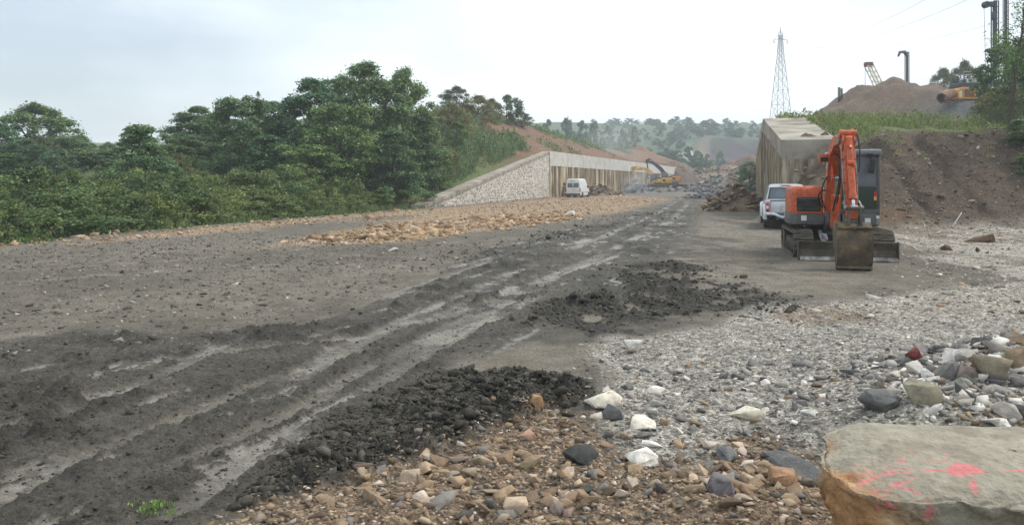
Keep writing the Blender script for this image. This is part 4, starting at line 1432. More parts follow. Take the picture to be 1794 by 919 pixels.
def crown(seed, H, Rr, base, n_clump, per, leaf, pal, shape="round", flat=0.5, sparse=0.1, rc=(0.20, 0.36), top_twigs=0):
    """crown of leaf clumps: returns mesh arrays and the clump centres"""
    rs = np.random.default_rng(seed)
    C, S = [], []
    i = 0
    while len(C) < n_clump:
        t = rs.uniform(0, 1) ** 0.85
        if shape == "round":
            prof = math.sqrt(max(0.02, 1 - (2 * t - 0.68) ** 2 / 1.55))
        elif shape == "cone":
            prof = 0.25 + 0.95 * (1 - t) ** 0.8
        else:
            prof = 0.55 + 0.6 * math.sin(math.pi * min(1, t * 0.9 + 0.08))
        az = rs.uniform(0, 2 * math.pi)
        rad = Rr * prof * (rs.uniform(0.1, 1) ** 0.45) * rs.uniform(0.78, 1.12)
        z = base + (H - base) * t * 0.93
        C.append((rad * math.cos(az), rad * math.sin(az), z))
        S.append(Rr * rs.uniform(*rc) * (1.0 - 0.35 * t))
    C, S = np.array(C), np.array(S)
    n = n_clump * per
    k = np.repeat(np.arange(n_clump), per)
    dr = rs.normal(size=(n, 3))
    dr /= np.linalg.norm(dr, axis=1, keepdims=True)
    dr[:, 2] = np.where((dr[:, 2] < -0.25) & (rs.uniform(0, 1, n) < 0.65), -dr[:, 2], dr[:, 2])
    rad = (rs.uniform(0, 1, n) ** 0.42) * S[k] * (1 + 0.25 * rs.normal(size=n))
    p = C[k] + dr * rad[:, None] * np.array([1, 1, flat])
    p[:, 2] -= 0.18 * (np.hypot(p[:, 0] - C[k, 0], p[:, 1] - C[k, 1]) ** 2) / (S[k] + 1e-6)
    m = int(n * sparse)
    sel = rs.integers(0, n, m)
    p[sel] += rs.normal(0, 0.055 * Rr, (m, 3))
    nr = dr * 0.5 + np.array([0, 0, 0.55]) + rs.normal(0, 0.45, (n, 3))
    ln = leaf * rs.uniform(0.6, 1.4, n)
    clump_tone = 1 + 0.14 * rs.normal(size=n_clump)
    cols = pick_cols(LEAF_PAL[pal], n, rs, 0.10) * clump_tone[k][:, None]
    v, f, c = leaf_quads(p, nr, ln, ln * rs.uniform(0.34, 0.6, n), rs, np.clip(cols, 0.012, 0.4))
    return v, f, c, C


def trunk_mesh(name, H, r0, C, seed, lean=(0, 0), limbs=14, top=0.8, n=7):
    rs = random.Random(seed)
    mb = MB()
    pts, rad = [], []
    for i in range(7):
        t = i / 6 * top
        pts.append((lean[0] * t + 0.06 * H * 0.3 * math.sin(i * 1.7 + seed), lean[1] * t + 0.05 * H * 0.3 * math.cos(i * 2.1 + seed), -0.3 + (H + 0.3) * t))
        rad.append(r0 * (1 - 0.85 * t / top) + 0.012)
    pts[0] = (0, 0, -0.3)
    mb.path(pts, rad, n)
    order = list(range(len(C)))
    rs.shuffle(order)
    for k in order[:limbs]:
        c = C[k]
        zt = min(max(0.12 * H, c[2] - 0.25 * H), H * top * 0.95)
        i = min(5, int(zt / (H * top) * 6))
        a = Vector(pts[i]).lerp(Vector(pts[i + 1]), 0.5)
        b = Vector(c)
        mid = a.lerp(b, 0.55) + Vector((0, 0, 0.04 * H))
        r = rad[i] * 0.42
        mb.path([a, mid, b], [r, r * 0.6, 0.008], 5)
    return mb.mesh(name, 60)


TREE_KINDS = {}


def tree_kind(key, seed, H, Rr, base, n_clump, per, leaf, pal, **kw):
    tw = {k: kw.pop(k) for k in ("lean", "limbs", "top", "r0") if k in kw}
    v, f, c, C = crown(seed, H, Rr, base, n_clump, per, leaf, pal, **kw)
    cm = make_mesh("crown", v, f, c)
    cm.materials.append(M["leaf"])
    tm = trunk_mesh("trunk", H, tw.pop("r0", 0.022 * H), C, seed, **tw)
    tm.materials.append(M["bark"])
    TREE_KINDS[key] = (cm, tm, H, Rr)


# unit sizes: heights and radii in metres, scaled on placing
tree_kind("locust_a", 1, 10, 3.4, 0.5, 120, 210, 0.27, "locust", flat=0.5, rc=(0.22, 0.40))
tree_kind("locust_b", 2, 10, 3.0, 0.4, 110, 210, 0.27, "locust", flat=0.5, shape="cone", rc=(0.24, 0.42))
tree_kind("locust_c", 3, 10, 3.8, 0.4, 130, 210, 0.28, "locust", flat=0.5, shape="oval", rc=(0.20, 0.36))
tree_kind("ash", 4, 10, 3.4, 0.6, 130, 200, 0.24, "locust", flat=0.75, rc=(0.18, 0.32), sparse=0.16)
tree_kind("young", 5, 6, 2.3, 0.5, 60, 190, 0.20, "bright", flat=0.5, sparse=0.14)
tree_kind("olive_bush", 6, 4, 2.4, 0.2, 56, 170, 0.17, "olive", flat=0.7, sparse=0.14, limbs=10)
tree_kind("far_a", 7, 9, 3.6, 1.0, 46, 130, 0.42, "far", flat=0.7)
tree_kind("far_b", 8, 9, 3.0, 1.4, 40, 120, 0.40, "far", flat=0.7, rc=(0.18, 0.32))
tree_kind("shrub", 9, 3, 1.9, 0.0, 34, 110, 0.24, "far", flat=0.7, limbs=6)
tree_kind("ivy", 10, 4.2, 0.42, 0.1, 26, 60, 0.14, "locust", flat=1.0, shape="cone", limbs=3, rc=(0.5, 0.8))


def plant_tree(name, key, label, cat, px, d, top_py, width_px, rz, group=None, sink=0.0, parts=True, x=None):
    cm, tm, H, Rr = TREE_KINDS[key]
    xx = wx(px, d) if x is None else x
    g = gz(xx, d) - sink
    h = max(0.8, wz(top_py, d) - g)
    w = width_px / F * d / 2 / (Rr * 1.08)
    if not parts:
        o = link(name, cm, None, None, (xx, d, g), (0, 0, rz), (w, w, h / H))
        return tag(o, label, cat, group)
    t = thing(name, label, cat, (xx, d, g), rz, group)
    t.scale = (w, w, h / H)
    link("crown", cm, None, t)
    link("trunk", tm, None, t)
    return t


# left group of trees
T = [
    # kind, label, px, distance, top, width, turn
    ("ash", "tall dark rounded tree at the far left edge", 62, 72, 176, 165, 0.3),
    ("locust_a", "broad dark tree cut by the left edge of the picture", -10, 66, 208, 130, 1.2),
    ("locust_c", "dark tree right of the tall rounded tree at far left", 112, 70, 238, 100, 2.2),
    ("young", "small grey green tree low at the left edge", 14, 58, 265, 72, 3.0),
    ("locust_b", "bushy yellow green topped tree standing alone before the gap", 246, 44, 212, 128, 0.5),
    ("locust_c", "low dark tree filling the foot of the lone bushy tree", 262, 42.5, 268, 118, 1.9),
    ("ash", "thin dark tree in the gap behind the lone bushy tree", 190, 84, 246, 66, 4.0),
    ("locust_a", "dark tree between the lone bushy tree and the layered tree", 348, 66, 182, 128, 2.6),
    ("locust_c", "layered blue green tree left of the ivy covered trunk", 424, 57, 163, 134, 4.1),
    ("locust_b", "low blue green tree under the layered tree", 470, 53, 232, 120, 5.2),
    ("locust_a", "tall layered tree left of the tallest tree", 545, 58, 128, 152, 0.9),
    ("locust_a", "tallest dark tree of the left wood", 640, 62, 98, 165, 3.6),
    ("locust_c", "wide dark locust tree in the middle of the left wood", 596, 55, 175, 152, 2.9),
    ("ash", "open crowned tree at the right end of the left wood", 706, 64, 112, 128, 1.7),
    ("locust_b", "dark blue green tree at the foot of the left wood", 690, 56, 222, 118, 4.6),
    ("locust_c", "low dark tree at the front of the left wood", 540, 52, 248, 140, 0.2),
    ("locust_a", "dark tree behind the low trees of the left wood", 480, 64, 172, 120, 5.7),
    ("locust_b", "dark tree next to the weedy bank", 742, 63, 196, 92, 2.4),
    ("locust_c", "dark bushy tree low in the gap left of the lone bushy tree", 168, 62, 262, 90, 1.1),
    ("ash", "dark tree far back between the left trees and the lone tree", 140, 78, 232, 80, 3.3),
    ("locust_c", "dark tree filling the back of the wood beside the lone tree", 318, 60, 232, 96, 0.6),
    ("locust_a", "dark tree at the back of the wood under the layered tree", 400, 70, 205, 110, 2.1),
    ("locust_c", "dark tree at the back between the two tallest trees", 596, 68, 132, 120, 5.0),
    ("locust_a", "lower left tree in front of the broad dark tree", 40, 60, 240, 110, 4.4),
    ("olive_bush", "tall bush under the tall rounded tree at far left", 66, 63, 236, 90, 0.9),
    ("shrub", "rounded bush right of the small grey green tree at the left edge", 100, 57, 262, 84, 1.6),
    ("shrub", "dense bush at the right foot of the tall rounded tree", 138, 60, 258, 78, 2.6),
    ("shrub", "dense bush low behind the thicket left of the lone bushy tree", 186, 56, 276, 72, 3.7),
    ("olive_bush", "tall olive bush at the right foot of the lone bushy tree", 312, 47, 268, 70, 4.9),
]
for k, lab, px, d, tp, w, rz in T:
    isb = "bush" in lab.split(" ")[:3]
    plant_tree("tall_bush" if isb else "leafy_tree", k, lab, "bush" if isb else "tree", px, d, tp, w, rz, "bushes of the left wood" if isb else "trees of the left wood")
plant_tree("ivy_trunk", "ivy", "slim ivy covered trunk poking above the left wood", "tree", 452, 66, 152, 16, 0.4)
RT = [
    ("olive_bush", "olive green bush at the upper end of the weedy bank", 790, 82, 178, 92, 0.4),
    ("olive_bush", "brownish olive bush on the left skyline", 838, 98, 166, 86, 1.4),
    ("olive_bush", "tall green bush on the skyline left of the brown slope", 800, 100, 150, 70, 2.0),
    ("shrub", "rounded bush on the skyline at the top of the brown slope", 888, 112, 164, 62, 2.8),
    ("olive_bush", "brown tinged bush left of the rounded skyline bush", 862, 106, 172, 50, 3.6),
    ("olive_bush", "yellow green bush above the weedy bank", 778, 66, 248, 74, 4.0),
    ("young", "bright green shrub at the top of the weeds", 800, 76, 208, 60, 4.4),
    ("young", "bright green sapling beside the dark wood", 770, 63, 262, 56, 5.0),
    ("olive_bush", "low olive bush on the crest of the brown slope", 915, 116, 196, 40, 5.5),
]
for k, lab, px, d, tp, w, rz in RT:
    plant_tree("bank_bush" if "bush" in lab else "bank_tree", k, lab, "bush" if "bush" in lab or "shrub" in lab else "tree", px, d, tp, w, rz, "growth on the left bank")

# hazel bushes along the field edge: four shapes, each bush an object of its own
HZ = []
for i in range(5):
    v, f, c, C = crown(60 + i, 2.3, 1.5, 0.0, 38, 165, 0.125, "hazel", shape="oval", flat=0.75, sparse=0.18, rc=(0.22, 0.36))
    cm = make_mesh("foliage", v, f, c)
    cm.materials.append(M["leaf"])
    sm = MB()
    rsb = random.Random(i)
    for q in range(8):
        k = rsb.randrange(len(C))
        e = Vector(C[k])
        sm.path([(rsb.uniform(-0.15, 0.15), rsb.uniform(-0.15, 0.15), -0.2), (e.x * 0.4, e.y * 0.4, e.z * 0.6), e], [0.03, 0.02, 0.006], 5)
    st = sm.mesh("stem", 60)
    st.materials.append(M["bark"])
    HZ.append((cm, st))
rsb = random.Random(5)


def hazel(x, y, h, label, group, s=1.0):
    cm, st = HZ[rsb.randrange(5)]
    t = thing("hazel_bush", label, "bush", (x, y, gz(x, y) - 0.05), rsb.uniform(0, 6.28), group)
    w = s * rsb.uniform(0.85, 1.2)
    t.scale = (w, w, h / 2.3)
    link("foliage", cm, None, t)
    link("stem", st, None, t)


row = [(-14.5 - 1.5, 20.0), (-15.2, 21.4), (-14.9, 24.0), (-14.6, 26.6), (-14.3, 29.2), (-13.9, 31.8), (-13.6, 34.2), (-12.9, 36.6), (-12.4, 39.0), (-11.7, 41.4), (-11.0, 43.8), (-10.3, 46.2), (-9.6, 48.6), (-8.9, 51.0), (-8.4, 53.4), (-8.3, 56.0), (-7.6, 58.4)]
for i, (x, y) in enumerate(row):
    hazel(x - 1.0 + rsb.uniform(-0.2, 0.2), y, rsb.uniform(1.1, 2.0) * (0.95 if i < 10 else 0.85), "hazel bush in the front row along the gravel edge", "front row of hazel bushes")
for k in range(62):
    y = rsb.uniform(22, 62)
    xb = float(np.interp(y, LB_Y, LB_X))
    x = xb - 3.2 - rsb.uniform(0, 1) ** 1.2 * (0.34 * y)
    if x / y < -0.78:
        continue
    hazel(x, y, rsb.uniform(1.5, 2.7) + 0.012 * (y - 20), "hazel bush in the dense thicket behind the front row", "hazel thicket", 1.15)

# far trees
FT = [(962, 205, 34), (992, 204, 44), (1018, 207, 40), (1042, 210, 36), (1066, 218, 32), (1090, 224, 28), (1112, 218, 22)]
for i, (px, tp, w) in enumerate(FT):
    plant_tree("far_tree", "far_a" if i % 2 else "far_b", "hazy tree, %s from the bank in the row behind it" % ["first", "second", "third", "fourth", "fifth", "sixth", "seventh"][i], "tree", px, 262 + 7 * (i % 3), tp, w, i * 1.3, "row of trees behind the left bank", sink=1.0)
HT = [(1085, 228, 18), (1148, 217, 14), (1180, 214, 20), (1203, 208, 30), (1232, 211, 40), (1254, 214, 34), (1276, 216, 20), (1302, 214, 28), (1322, 216, 22), (1338, 214, 24), (1290, 220, 16)]
for i, (px, tp, w) in enumerate(HT):
    big = px in (1232, 1254)
    plant_tree("hilltop_tree", "far_a" if i % 2 else "far_b", "large dark hazy tree above the quarry face" if big else "small hazy tree on the far hill crest", "tree", px, 400 if big else 505 + 6 * (i % 3), tp, w, i * 0.9, "trees above the quarry" if big else "trees on the far hill crest", sink=1.5)
rsf = random.Random(8)
nsh = 0
while nsh < 120:
    px, d = rsf.uniform(1040, 1340), rsf.uniform(255, 490)
    a = (px - CX) / F
    if 0.225 < a < 0.42 and 285 < d < 372:
        continue
    x = a * d
    o = link("hillside_shrub", TREE_KINDS["shrub"][0], None, None, (x, d, gz(x, d) - 0.4), (0, 0, rsf.uniform(0, 6)), (1, 1, 1))
    s = rsf.uniform(0.6, 1.7)
    o.scale = (s * 1.05, s * 1.05, s)
    tag(o, "hazy green shrub on the far hillside", "shrub", "shrubs on the far hillside")
    nsh += 1
QS = [(1188, 262, 250, 34), (1208, 255, 262, 30), (1222, 262, 245, 26), (1214, 278, 238, 30), (1232, 284, 236, 24), (1262, 262, 300, 22), (1180, 276, 240, 26), (1240, 268, 250, 18), (1150, 268, 240, 40), (1168, 258, 262, 34)]
for i, (px, tp, d, w) in enumerate(QS):
    plant_tree("quarry_shrub", "shrub", "hazy green shrub below the quarry between road and earth heaps", "shrub", px, d, tp, w, i, "shrubs below the quarry", parts=False, sink=0.5)
plant_tree("green_shrub", "young", "feathery bright green shrub at the far end of the right wall", "shrub", 1314, 132, 279, 50, 0.7)
plant_tree("green_shrub", "young", "low bright green shrub left of the feathery shrub", "shrub", 1298, 138, 287, 28, 2.7)

# right side
plant_tree("round_tree", "locust_c", "round dark tree beside the yellow rig", "tree", 1764, 56, 72, 104, 0.8)
plant_tree("round_tree", "locust_a", "tree behind the leaning trunk at the right edge", "tree", 1812, 50, 30, 100, 2.0)
plant_tree("hedge_bush", "olive_bush", "dark bush on the skyline left of the round tree", "bush", 1652, 112, 118, 64, 0.2, "bushes on the right skyline")
plant_tree("hedge_bush", "olive_bush", "dark bush touching the round tree on the skyline", "bush", 1690, 108, 104, 62, 1.3, "bushes on the right skyline")
plant_tree("hedge_bush", "olive_bush", "brown green bush under the round tree", "bush", 1738, 52, 160, 70, 2.3)
plant_tree("hedge_bush", "olive_bush", "olive bush at the foot of the leaning tree", "bush", 1768, 46, 140, 74, 3.3)
plant_tree("slope_bush", "locust_c", "dark bush hanging over the earth slope at the right edge", "bush", 1800, 35.4, 206, 76, 3.0)
plant_tree("slope_bush", "young", "green bush low on the slope at the right edge", "bush", 1812, 33.6, 262, 70, 1.0)


def leaning_tree():
    d = 37.0
    x0 = wx(1768, d)
    g = gz(x0, d)
    t = thing("leaning_tree", "thin leaning tree with bare trunk at the right edge", "tree", (x0, d, g))
    pts = [(0, 0, -0.3), (0.12, 0.0, 1.2), (0.30, 0.05, 2.2), (0.42, 0.1, 3.4), (0.70, 0.1, 4.8), (0.9, 0.2, 6.6)]
    mb = MB()
    mb.path(pts, [0.10, 0.085, 0.075, 0.06, 0.045, 0.02], 8)
    rsl = np.random.default_rng(4)
    C = []
    for i in range(26):
        q = rsl.uniform(0.5, 1)
        k = min(4, int(q * 5))
        a = Vector(pts[k]).lerp(Vector(pts[k + 1]), rsl.uniform(0, 1))
        e = a + Vector((rsl.normal(0.25, 0.75), rsl.normal(0, 0.6), rsl.uniform(0.1, 0.9)))
        mb.path([a, a.lerp(e, 0.5) + Vector((0, 0, 0.1)), e], [0.025, 0.016, 0.006], 5)
        C.append(e[:])
    mb.build("trunk", M["bark"], t, 60)
    C = np.array(C)
    n = 26 * 110
    k = np.repeat(np.arange(26), 110)
    p = C[k] + rsl.normal(0, 0.26, (n, 3)) * np.array([1, 1, 0.7])
    cols = pick_cols(LEAF_PAL["bright"], n, rsl)
    v, f, c = leaf_quads(p, rsl.normal(0, 0.5, (n, 3)) + np.array([0, 0, 0.6]), rsl.uniform(0.08, 0.17, n), rsl.uniform(0.035, 0.07, n), rsl, cols)
    link("crown", make_mesh("crown", v, f, c), M["leaf"], t)


leaning_tree()


# tall weeds and grass: masses nobody could count
def weeds(name, label, pts, hgt, pal, rs, per=16, leaf=0.16, spread=0.16):
    n = len(pts)
    z = ground_z(pts[:, 0], pts[:, 1])
    k = np.repeat(np.arange(n), per)
    t = rs.uniform(0, 1, n * per)
    h = hgt[k]
    lean = rs.normal(0, 0.16, (n, 2))
    p = np.stack([pts[k, 0] + lean[k, 0] * t * h + rs.normal(0, spread, n * per) * (1.1 - 0.8 * t), pts[k, 1] + lean[k, 1] * t * h + rs.normal(0, spread, n * per) * (1.1 - 0.8 * t), z[k] + t * h], 1)
    nr = np.stack([rs.normal(0, 1, n * per), rs.normal(0, 1, n * per), rs.normal(0.15, 0.35, n * per)], 1)
    nr /= np.linalg.norm(nr, axis=1, keepdims=True)
    a = np.stack([rs.normal(0, 0.35, n * per), rs.normal(0, 0.35, n * per), np.ones(n * per)], 1)
    b = np.cross(nr, a)
    b /= np.linalg.norm(b, axis=1, keepdims=True)
    tt = np.cross(b, nr)
    L = (leaf * rs.uniform(0.6, 1.5, n * per) * (0.6 + 0.4 * h))[:, None]
    W = L * 0.22
    v = np.stack([p - tt * L * 0.5, p + b * W, p + tt * L * 0.7, p - b * W], 1).reshape(-1, 3)
    tone = 1 + 0.15 * rs.normal(size=n)
    c = np.repeat(np.clip(pick_cols(pal, n * per, rs, 0.1) * tone[k][:, None], 0.01, 0.5), 4, 0)
    o = link(name, make_mesh(name, v, np.arange(n * per * 4).reshape(-1, 4), c), M["weed"])
    return tag(o, label, name.replace("_", " "), kind="stuff")


PAL_WEED = [(lin(108, 132, 84), 4), (lin(128, 148, 98), 3), (lin(90, 114, 72), 2), (lin(140, 146, 108), 1)]
PAL_GRASS = [(lin(116, 134, 74), 4), (lin(140, 148, 88), 3), (lin(96, 116, 64), 2), (lin(150, 142, 100), 1.2)]
rw = np.random.default_rng(21)


def upts(n, u0, u1, y0, y1, rs_, left=True, pw=1.0):
    y = y0 + (y1 - y0) * rs_.uniform(0, 1, n) ** pw
    u = u0 + (u1 - u0) * rs_.uniform(0, 1, n)
    x = np.interp(y, LB_Y, LB_X) - u / 0.94 if left else np.interp(y, RW_Y, RW_X) + u / 0.95
    return np.stack([x, y], 1)


pts = upts(1900, 1.6, 8.5, 62, 96, rw)
pts = pts[fbm(pts[:, 0] * 0.35, pts[:, 1] * 0.25, 3, 9) > -0.12]
weeds("tall_weeds", "tall pale green weeds on the bank above the wing wall", pts, rw.uniform(0.7, 1.9, len(pts)), PAL_WEED, rw, 34, 0.19, 0.22)
pts = upts(900, 0.9, 12, 72, 150, rw)
pts = pts[fbm(pts[:, 0] * 0.2, pts[:, 1] * 0.2, 3, 19) > 0.12]
weeds("slope_weeds", "sparse weeds on the brown cut slope", pts, rw.uniform(0.3, 0.9, len(pts)), PAL_WEED, rw, 14, 0.3, 0.25)
pts = upts(500, 9, 15, 96, 190, rw)
weeds("crest_weeds", "grassy fringe on the crest of the brown slope", pts, rw.uniform(0.3, 1.0, len(pts)), PAL_WEED, rw, 14, 0.34, 0.3)
pts = upts(6500, 2.2, 36, 39.5, 70, rw, False)
pts = pts[(fbm(pts[:, 0] * 0.22, pts[:, 1] * 0.22, 3, 29) > -0.10) & (pts[:, 0] / pts[:, 1] < 0.74)]
yy = pts[:, 1]
weeds("terrace_weeds", "green weeds and grass on the right terrace", pts, np.where(rw.uniform(0, 1, len(pts)) < 0.35, rw.uniform(0.45, 0.9, len(pts)), rw.uniform(0.12, 0.4, len(pts))) * sst(38, 48, yy) + 0.12, PAL_GRASS, rw, 22, 0.15, 0.17)
pts = upts(900, 1.8, 9, 60, 84, rw, False)
weeds("edge_weeds", "tall weeds along the left skyline of the right terrace", pts, rw.uniform(0.3, 0.8, len(pts)), PAL_WEED, rw, 22, 0.16, 0.18)
pts = upts(130, -0.3, 2.3, 50.5, 56, rw, False)
weeds("slab_weeds", "weeds at the top end of the ramp slab", pts + np.array([0.0, 0.0]), rw.uniform(0.3, 0.7, len(pts)) + 0.15, PAL_GRASS, rw, 14, 0.16, 0.14)
pts = upts(700, -0.5, 1.2, 20, 58, rw)
pts = pts[fbm(pts[:, 0] * 0.8, pts[:, 1] * 0.5, 3, 39) > -0.05]
weeds("verge_weeds", "straggling weeds at the foot of the hazel bushes", pts, rw.uniform(0.08, 0.5, len(pts)), LEAF_PAL["hazel"], rw, 18, 0.12, 0.12)
pts = upts(420, 3.4, 32, 34.0, 39.6, rw, False, 0.5)
pts = pts[(pts[:, 0] / pts[:, 1] < 0.7) & (fbm(pts[:, 0] * 0.5, pts[:, 1] * 0.5, 3, 59) > 0.0)]
weeds("bank_weeds", "ragged weeds hanging over the top of the earth slope", pts, rw.uniform(0.1, 0.45, len(pts)), PAL_GRASS, rw, 18, 0.12, 0.14)
# small sprout in the foreground mud
sx, sy = gp(272, 893)
pts = np.stack([sx + rw.normal(0, 0.045, 26), sy + rw.normal(0, 0.04, 26)], 1)
weeds("green_sprout", "small bright green sprout in the mud at the bottom left", pts, rw.uniform(0.01, 0.05, 26), [(lin(120, 150, 80), 1), (lin(140, 166, 100), 1)], rw, 8, 0.03, 0.02)

# ---------------------------------------------------------------- vehicles
def wheel(parent, loc, r, w, rim_mat, side):
    """wheel with its axle along local x; side is the outward direction"""
    t = MB()
    prof = [(-w / 2, r * 0.62), (-w / 2, r * 0.93), (-w * 0.38, r), (w * 0.38, r), (w / 2, r * 0.93), (w / 2, r * 0.62)]
    rings = [[(loc[0] + a, loc[1] + b * math.cos(q), loc[2] + b * math.sin(q)) for a, b in prof] for q in np.linspace(0, 2 * math.pi, 25)]
    t.loft(rings, False)
    wh = t.build("wheel", M["tyre"], parent, 40)
    rm = MB()
    rm.tube((loc[0] - side * w * 0.3, loc[1], loc[2]), (loc[0] + side * w * 0.40, loc[1], loc[2]), r * 0.64, r * 0.60, 24)
    rm.tube((loc[0] + side * w * 0.40, loc[1], loc[2]), (loc[0] + side * w * 0.46, loc[1], loc[2]), r * 0.2, r * 0.16, 14)
    rm.build("rim", rim_mat, wh, 40)
    return wh


# --- white van, seen from behind and its right side
def build_van():
    x, d = wx(1004, 98.0), 98.0
    t = thing("white_van", "white high roof van parked on the tan rubble", "van", (x, d, gz(x, d) - 0.05), -R(21))
    # local frame: x right, y forward, z up, rear bumper at y = 0
    secs = [  # y, half width low, half width mid, half width top, z low, z mid, z top
        (0.00, 0.93, 0.95, 0.76, 0.42, 1.10, 2.25), (0.06, 0.97, 0.985, 0.80, 0.36, 1.10, 2.40), (0.6, 0.985, 0.99, 0.80, 0.34, 1.10, 2.46),
        (2.8, 0.985, 0.99, 0.80, 0.34, 1.10, 2.46), (3.35, 0.985, 0.99, 0.74, 0.34, 1.10, 2.30), (3.62, 0.98, 0.98, 0.80, 0.34, 1.12, 1.86),
        (3.98, 0.97, 0.96, 0.88, 0.34, 1.08, 1.34), (4.45, 0.92, 0.92, 0.80, 0.36, 0.95, 1.18), (4.62, 0.80, 0.84, 0.72, 0.42, 0.8, 1.0)]
    rings = []
    for y, a, b, c, z0, z1, z2 in secs:
        rr = 0.12
        rings.append([(-a, y, z0), (-b, y, z1), (-b * 0.99, y, z1 + 0.12), (-c - 0.03, y, z2 - rr), (-c + 0.09, y, z2),
                      (c - 0.09, y, z2), (c + 0.03, y, z2 - rr), (b * 0.99, y, z1 + 0.12), (b, y, z1), (a, y, z0)])
    body = MB().loft(rings)
    bd = body.build("body", M["white_van"], t, 30)
    for sx in (-1, 1):      # rear door windows
        MB().box((sx * 0.395, -0.002, 1.62), (0.70, 0.03, 0.56), None, 0.012).build("rear_window", M["glass"], t)
        lm = MB()
        lm.box((sx * 0.93, 0.0, 1.02), (0.10, 0.10, 0.50), None, 0.02)
        lm.build("tail_light", M["red_lamp"] if sx < 0 else M["dark_steel"], t)
    MB().box((0.0, -0.012, 1.0), (0.02, 0.02, 1.0)).build("door_gap", M["dark_steel"], t)
    MB().box((-0.42, -0.02, 1.02), (0.52, 0.02, 0.13)).build("number_plate", M["sticker"], t)
    MB().box((0.12, -0.02, 1.08), (0.10, 0.03, 0.06)).build("door_handle", M["black"], t)
    MB().box((-0.1, -0.02, 2.14), (0.7, 0.012, 0.06)).build("roof_lettering", M["dark_steel"], t)
    MB().box((0, -0.06, 0.46), (1.92, 0.20, 0.24), None, 0.04).build("bumper", M["grey_paint"], t)
    for y0, y1 in ((0.62, 1.75), (1.85, 2.6)):
        MB().prism([(y0, 1.36), (y1, 1.36), (y1, 1.90), (y0, 1.90)], 0.0, 0.03, 'x').build("side_window", M["glass"] if y0 < 1 else M["white_van"], t, None, loc=(0.915, 0, 0), rot=(0, -R(5.5), 0))
    MB().prism([(2.72, 1.32), (3.56, 1.32), (3.28, 1.86), (2.74, 1.90)], 0.0, 0.03, 'x').build("door_window", M["glass"], t, None, loc=(0.925, 0, 0), rot=(0, -R(5.5), 0))
    MB().quad((-0.78, 3.66, 1.80), (0.78, 3.66, 1.80), (0.84, 3.99, 1.36), (-0.84, 3.99, 1.36)).build("windscreen", M["glass"], t, None)
    MB().box((1.02, 3.3, 1.42), (0.22, 0.10, 0.30), None, 0.03).build("mirror", M["black"], t)
    MB().box((0.992, 2.2, 0.72), (0.02, 4.0, 0.05)).build("side_trim", M["grey_paint"], t)
    for sx in (-1, 1):
        for yy in (0.95, 3.85):
            MB().tube((sx * 0.80, yy, 0.36), (sx * 0.995, yy, 0.36), 0.44, 0.43, 24).build("wheel_arch", M["black"], t)
            wheel(t, (sx * 0.90, yy, 0.335), 0.335, 0.22, M["pale_steel"], sx)
    return t


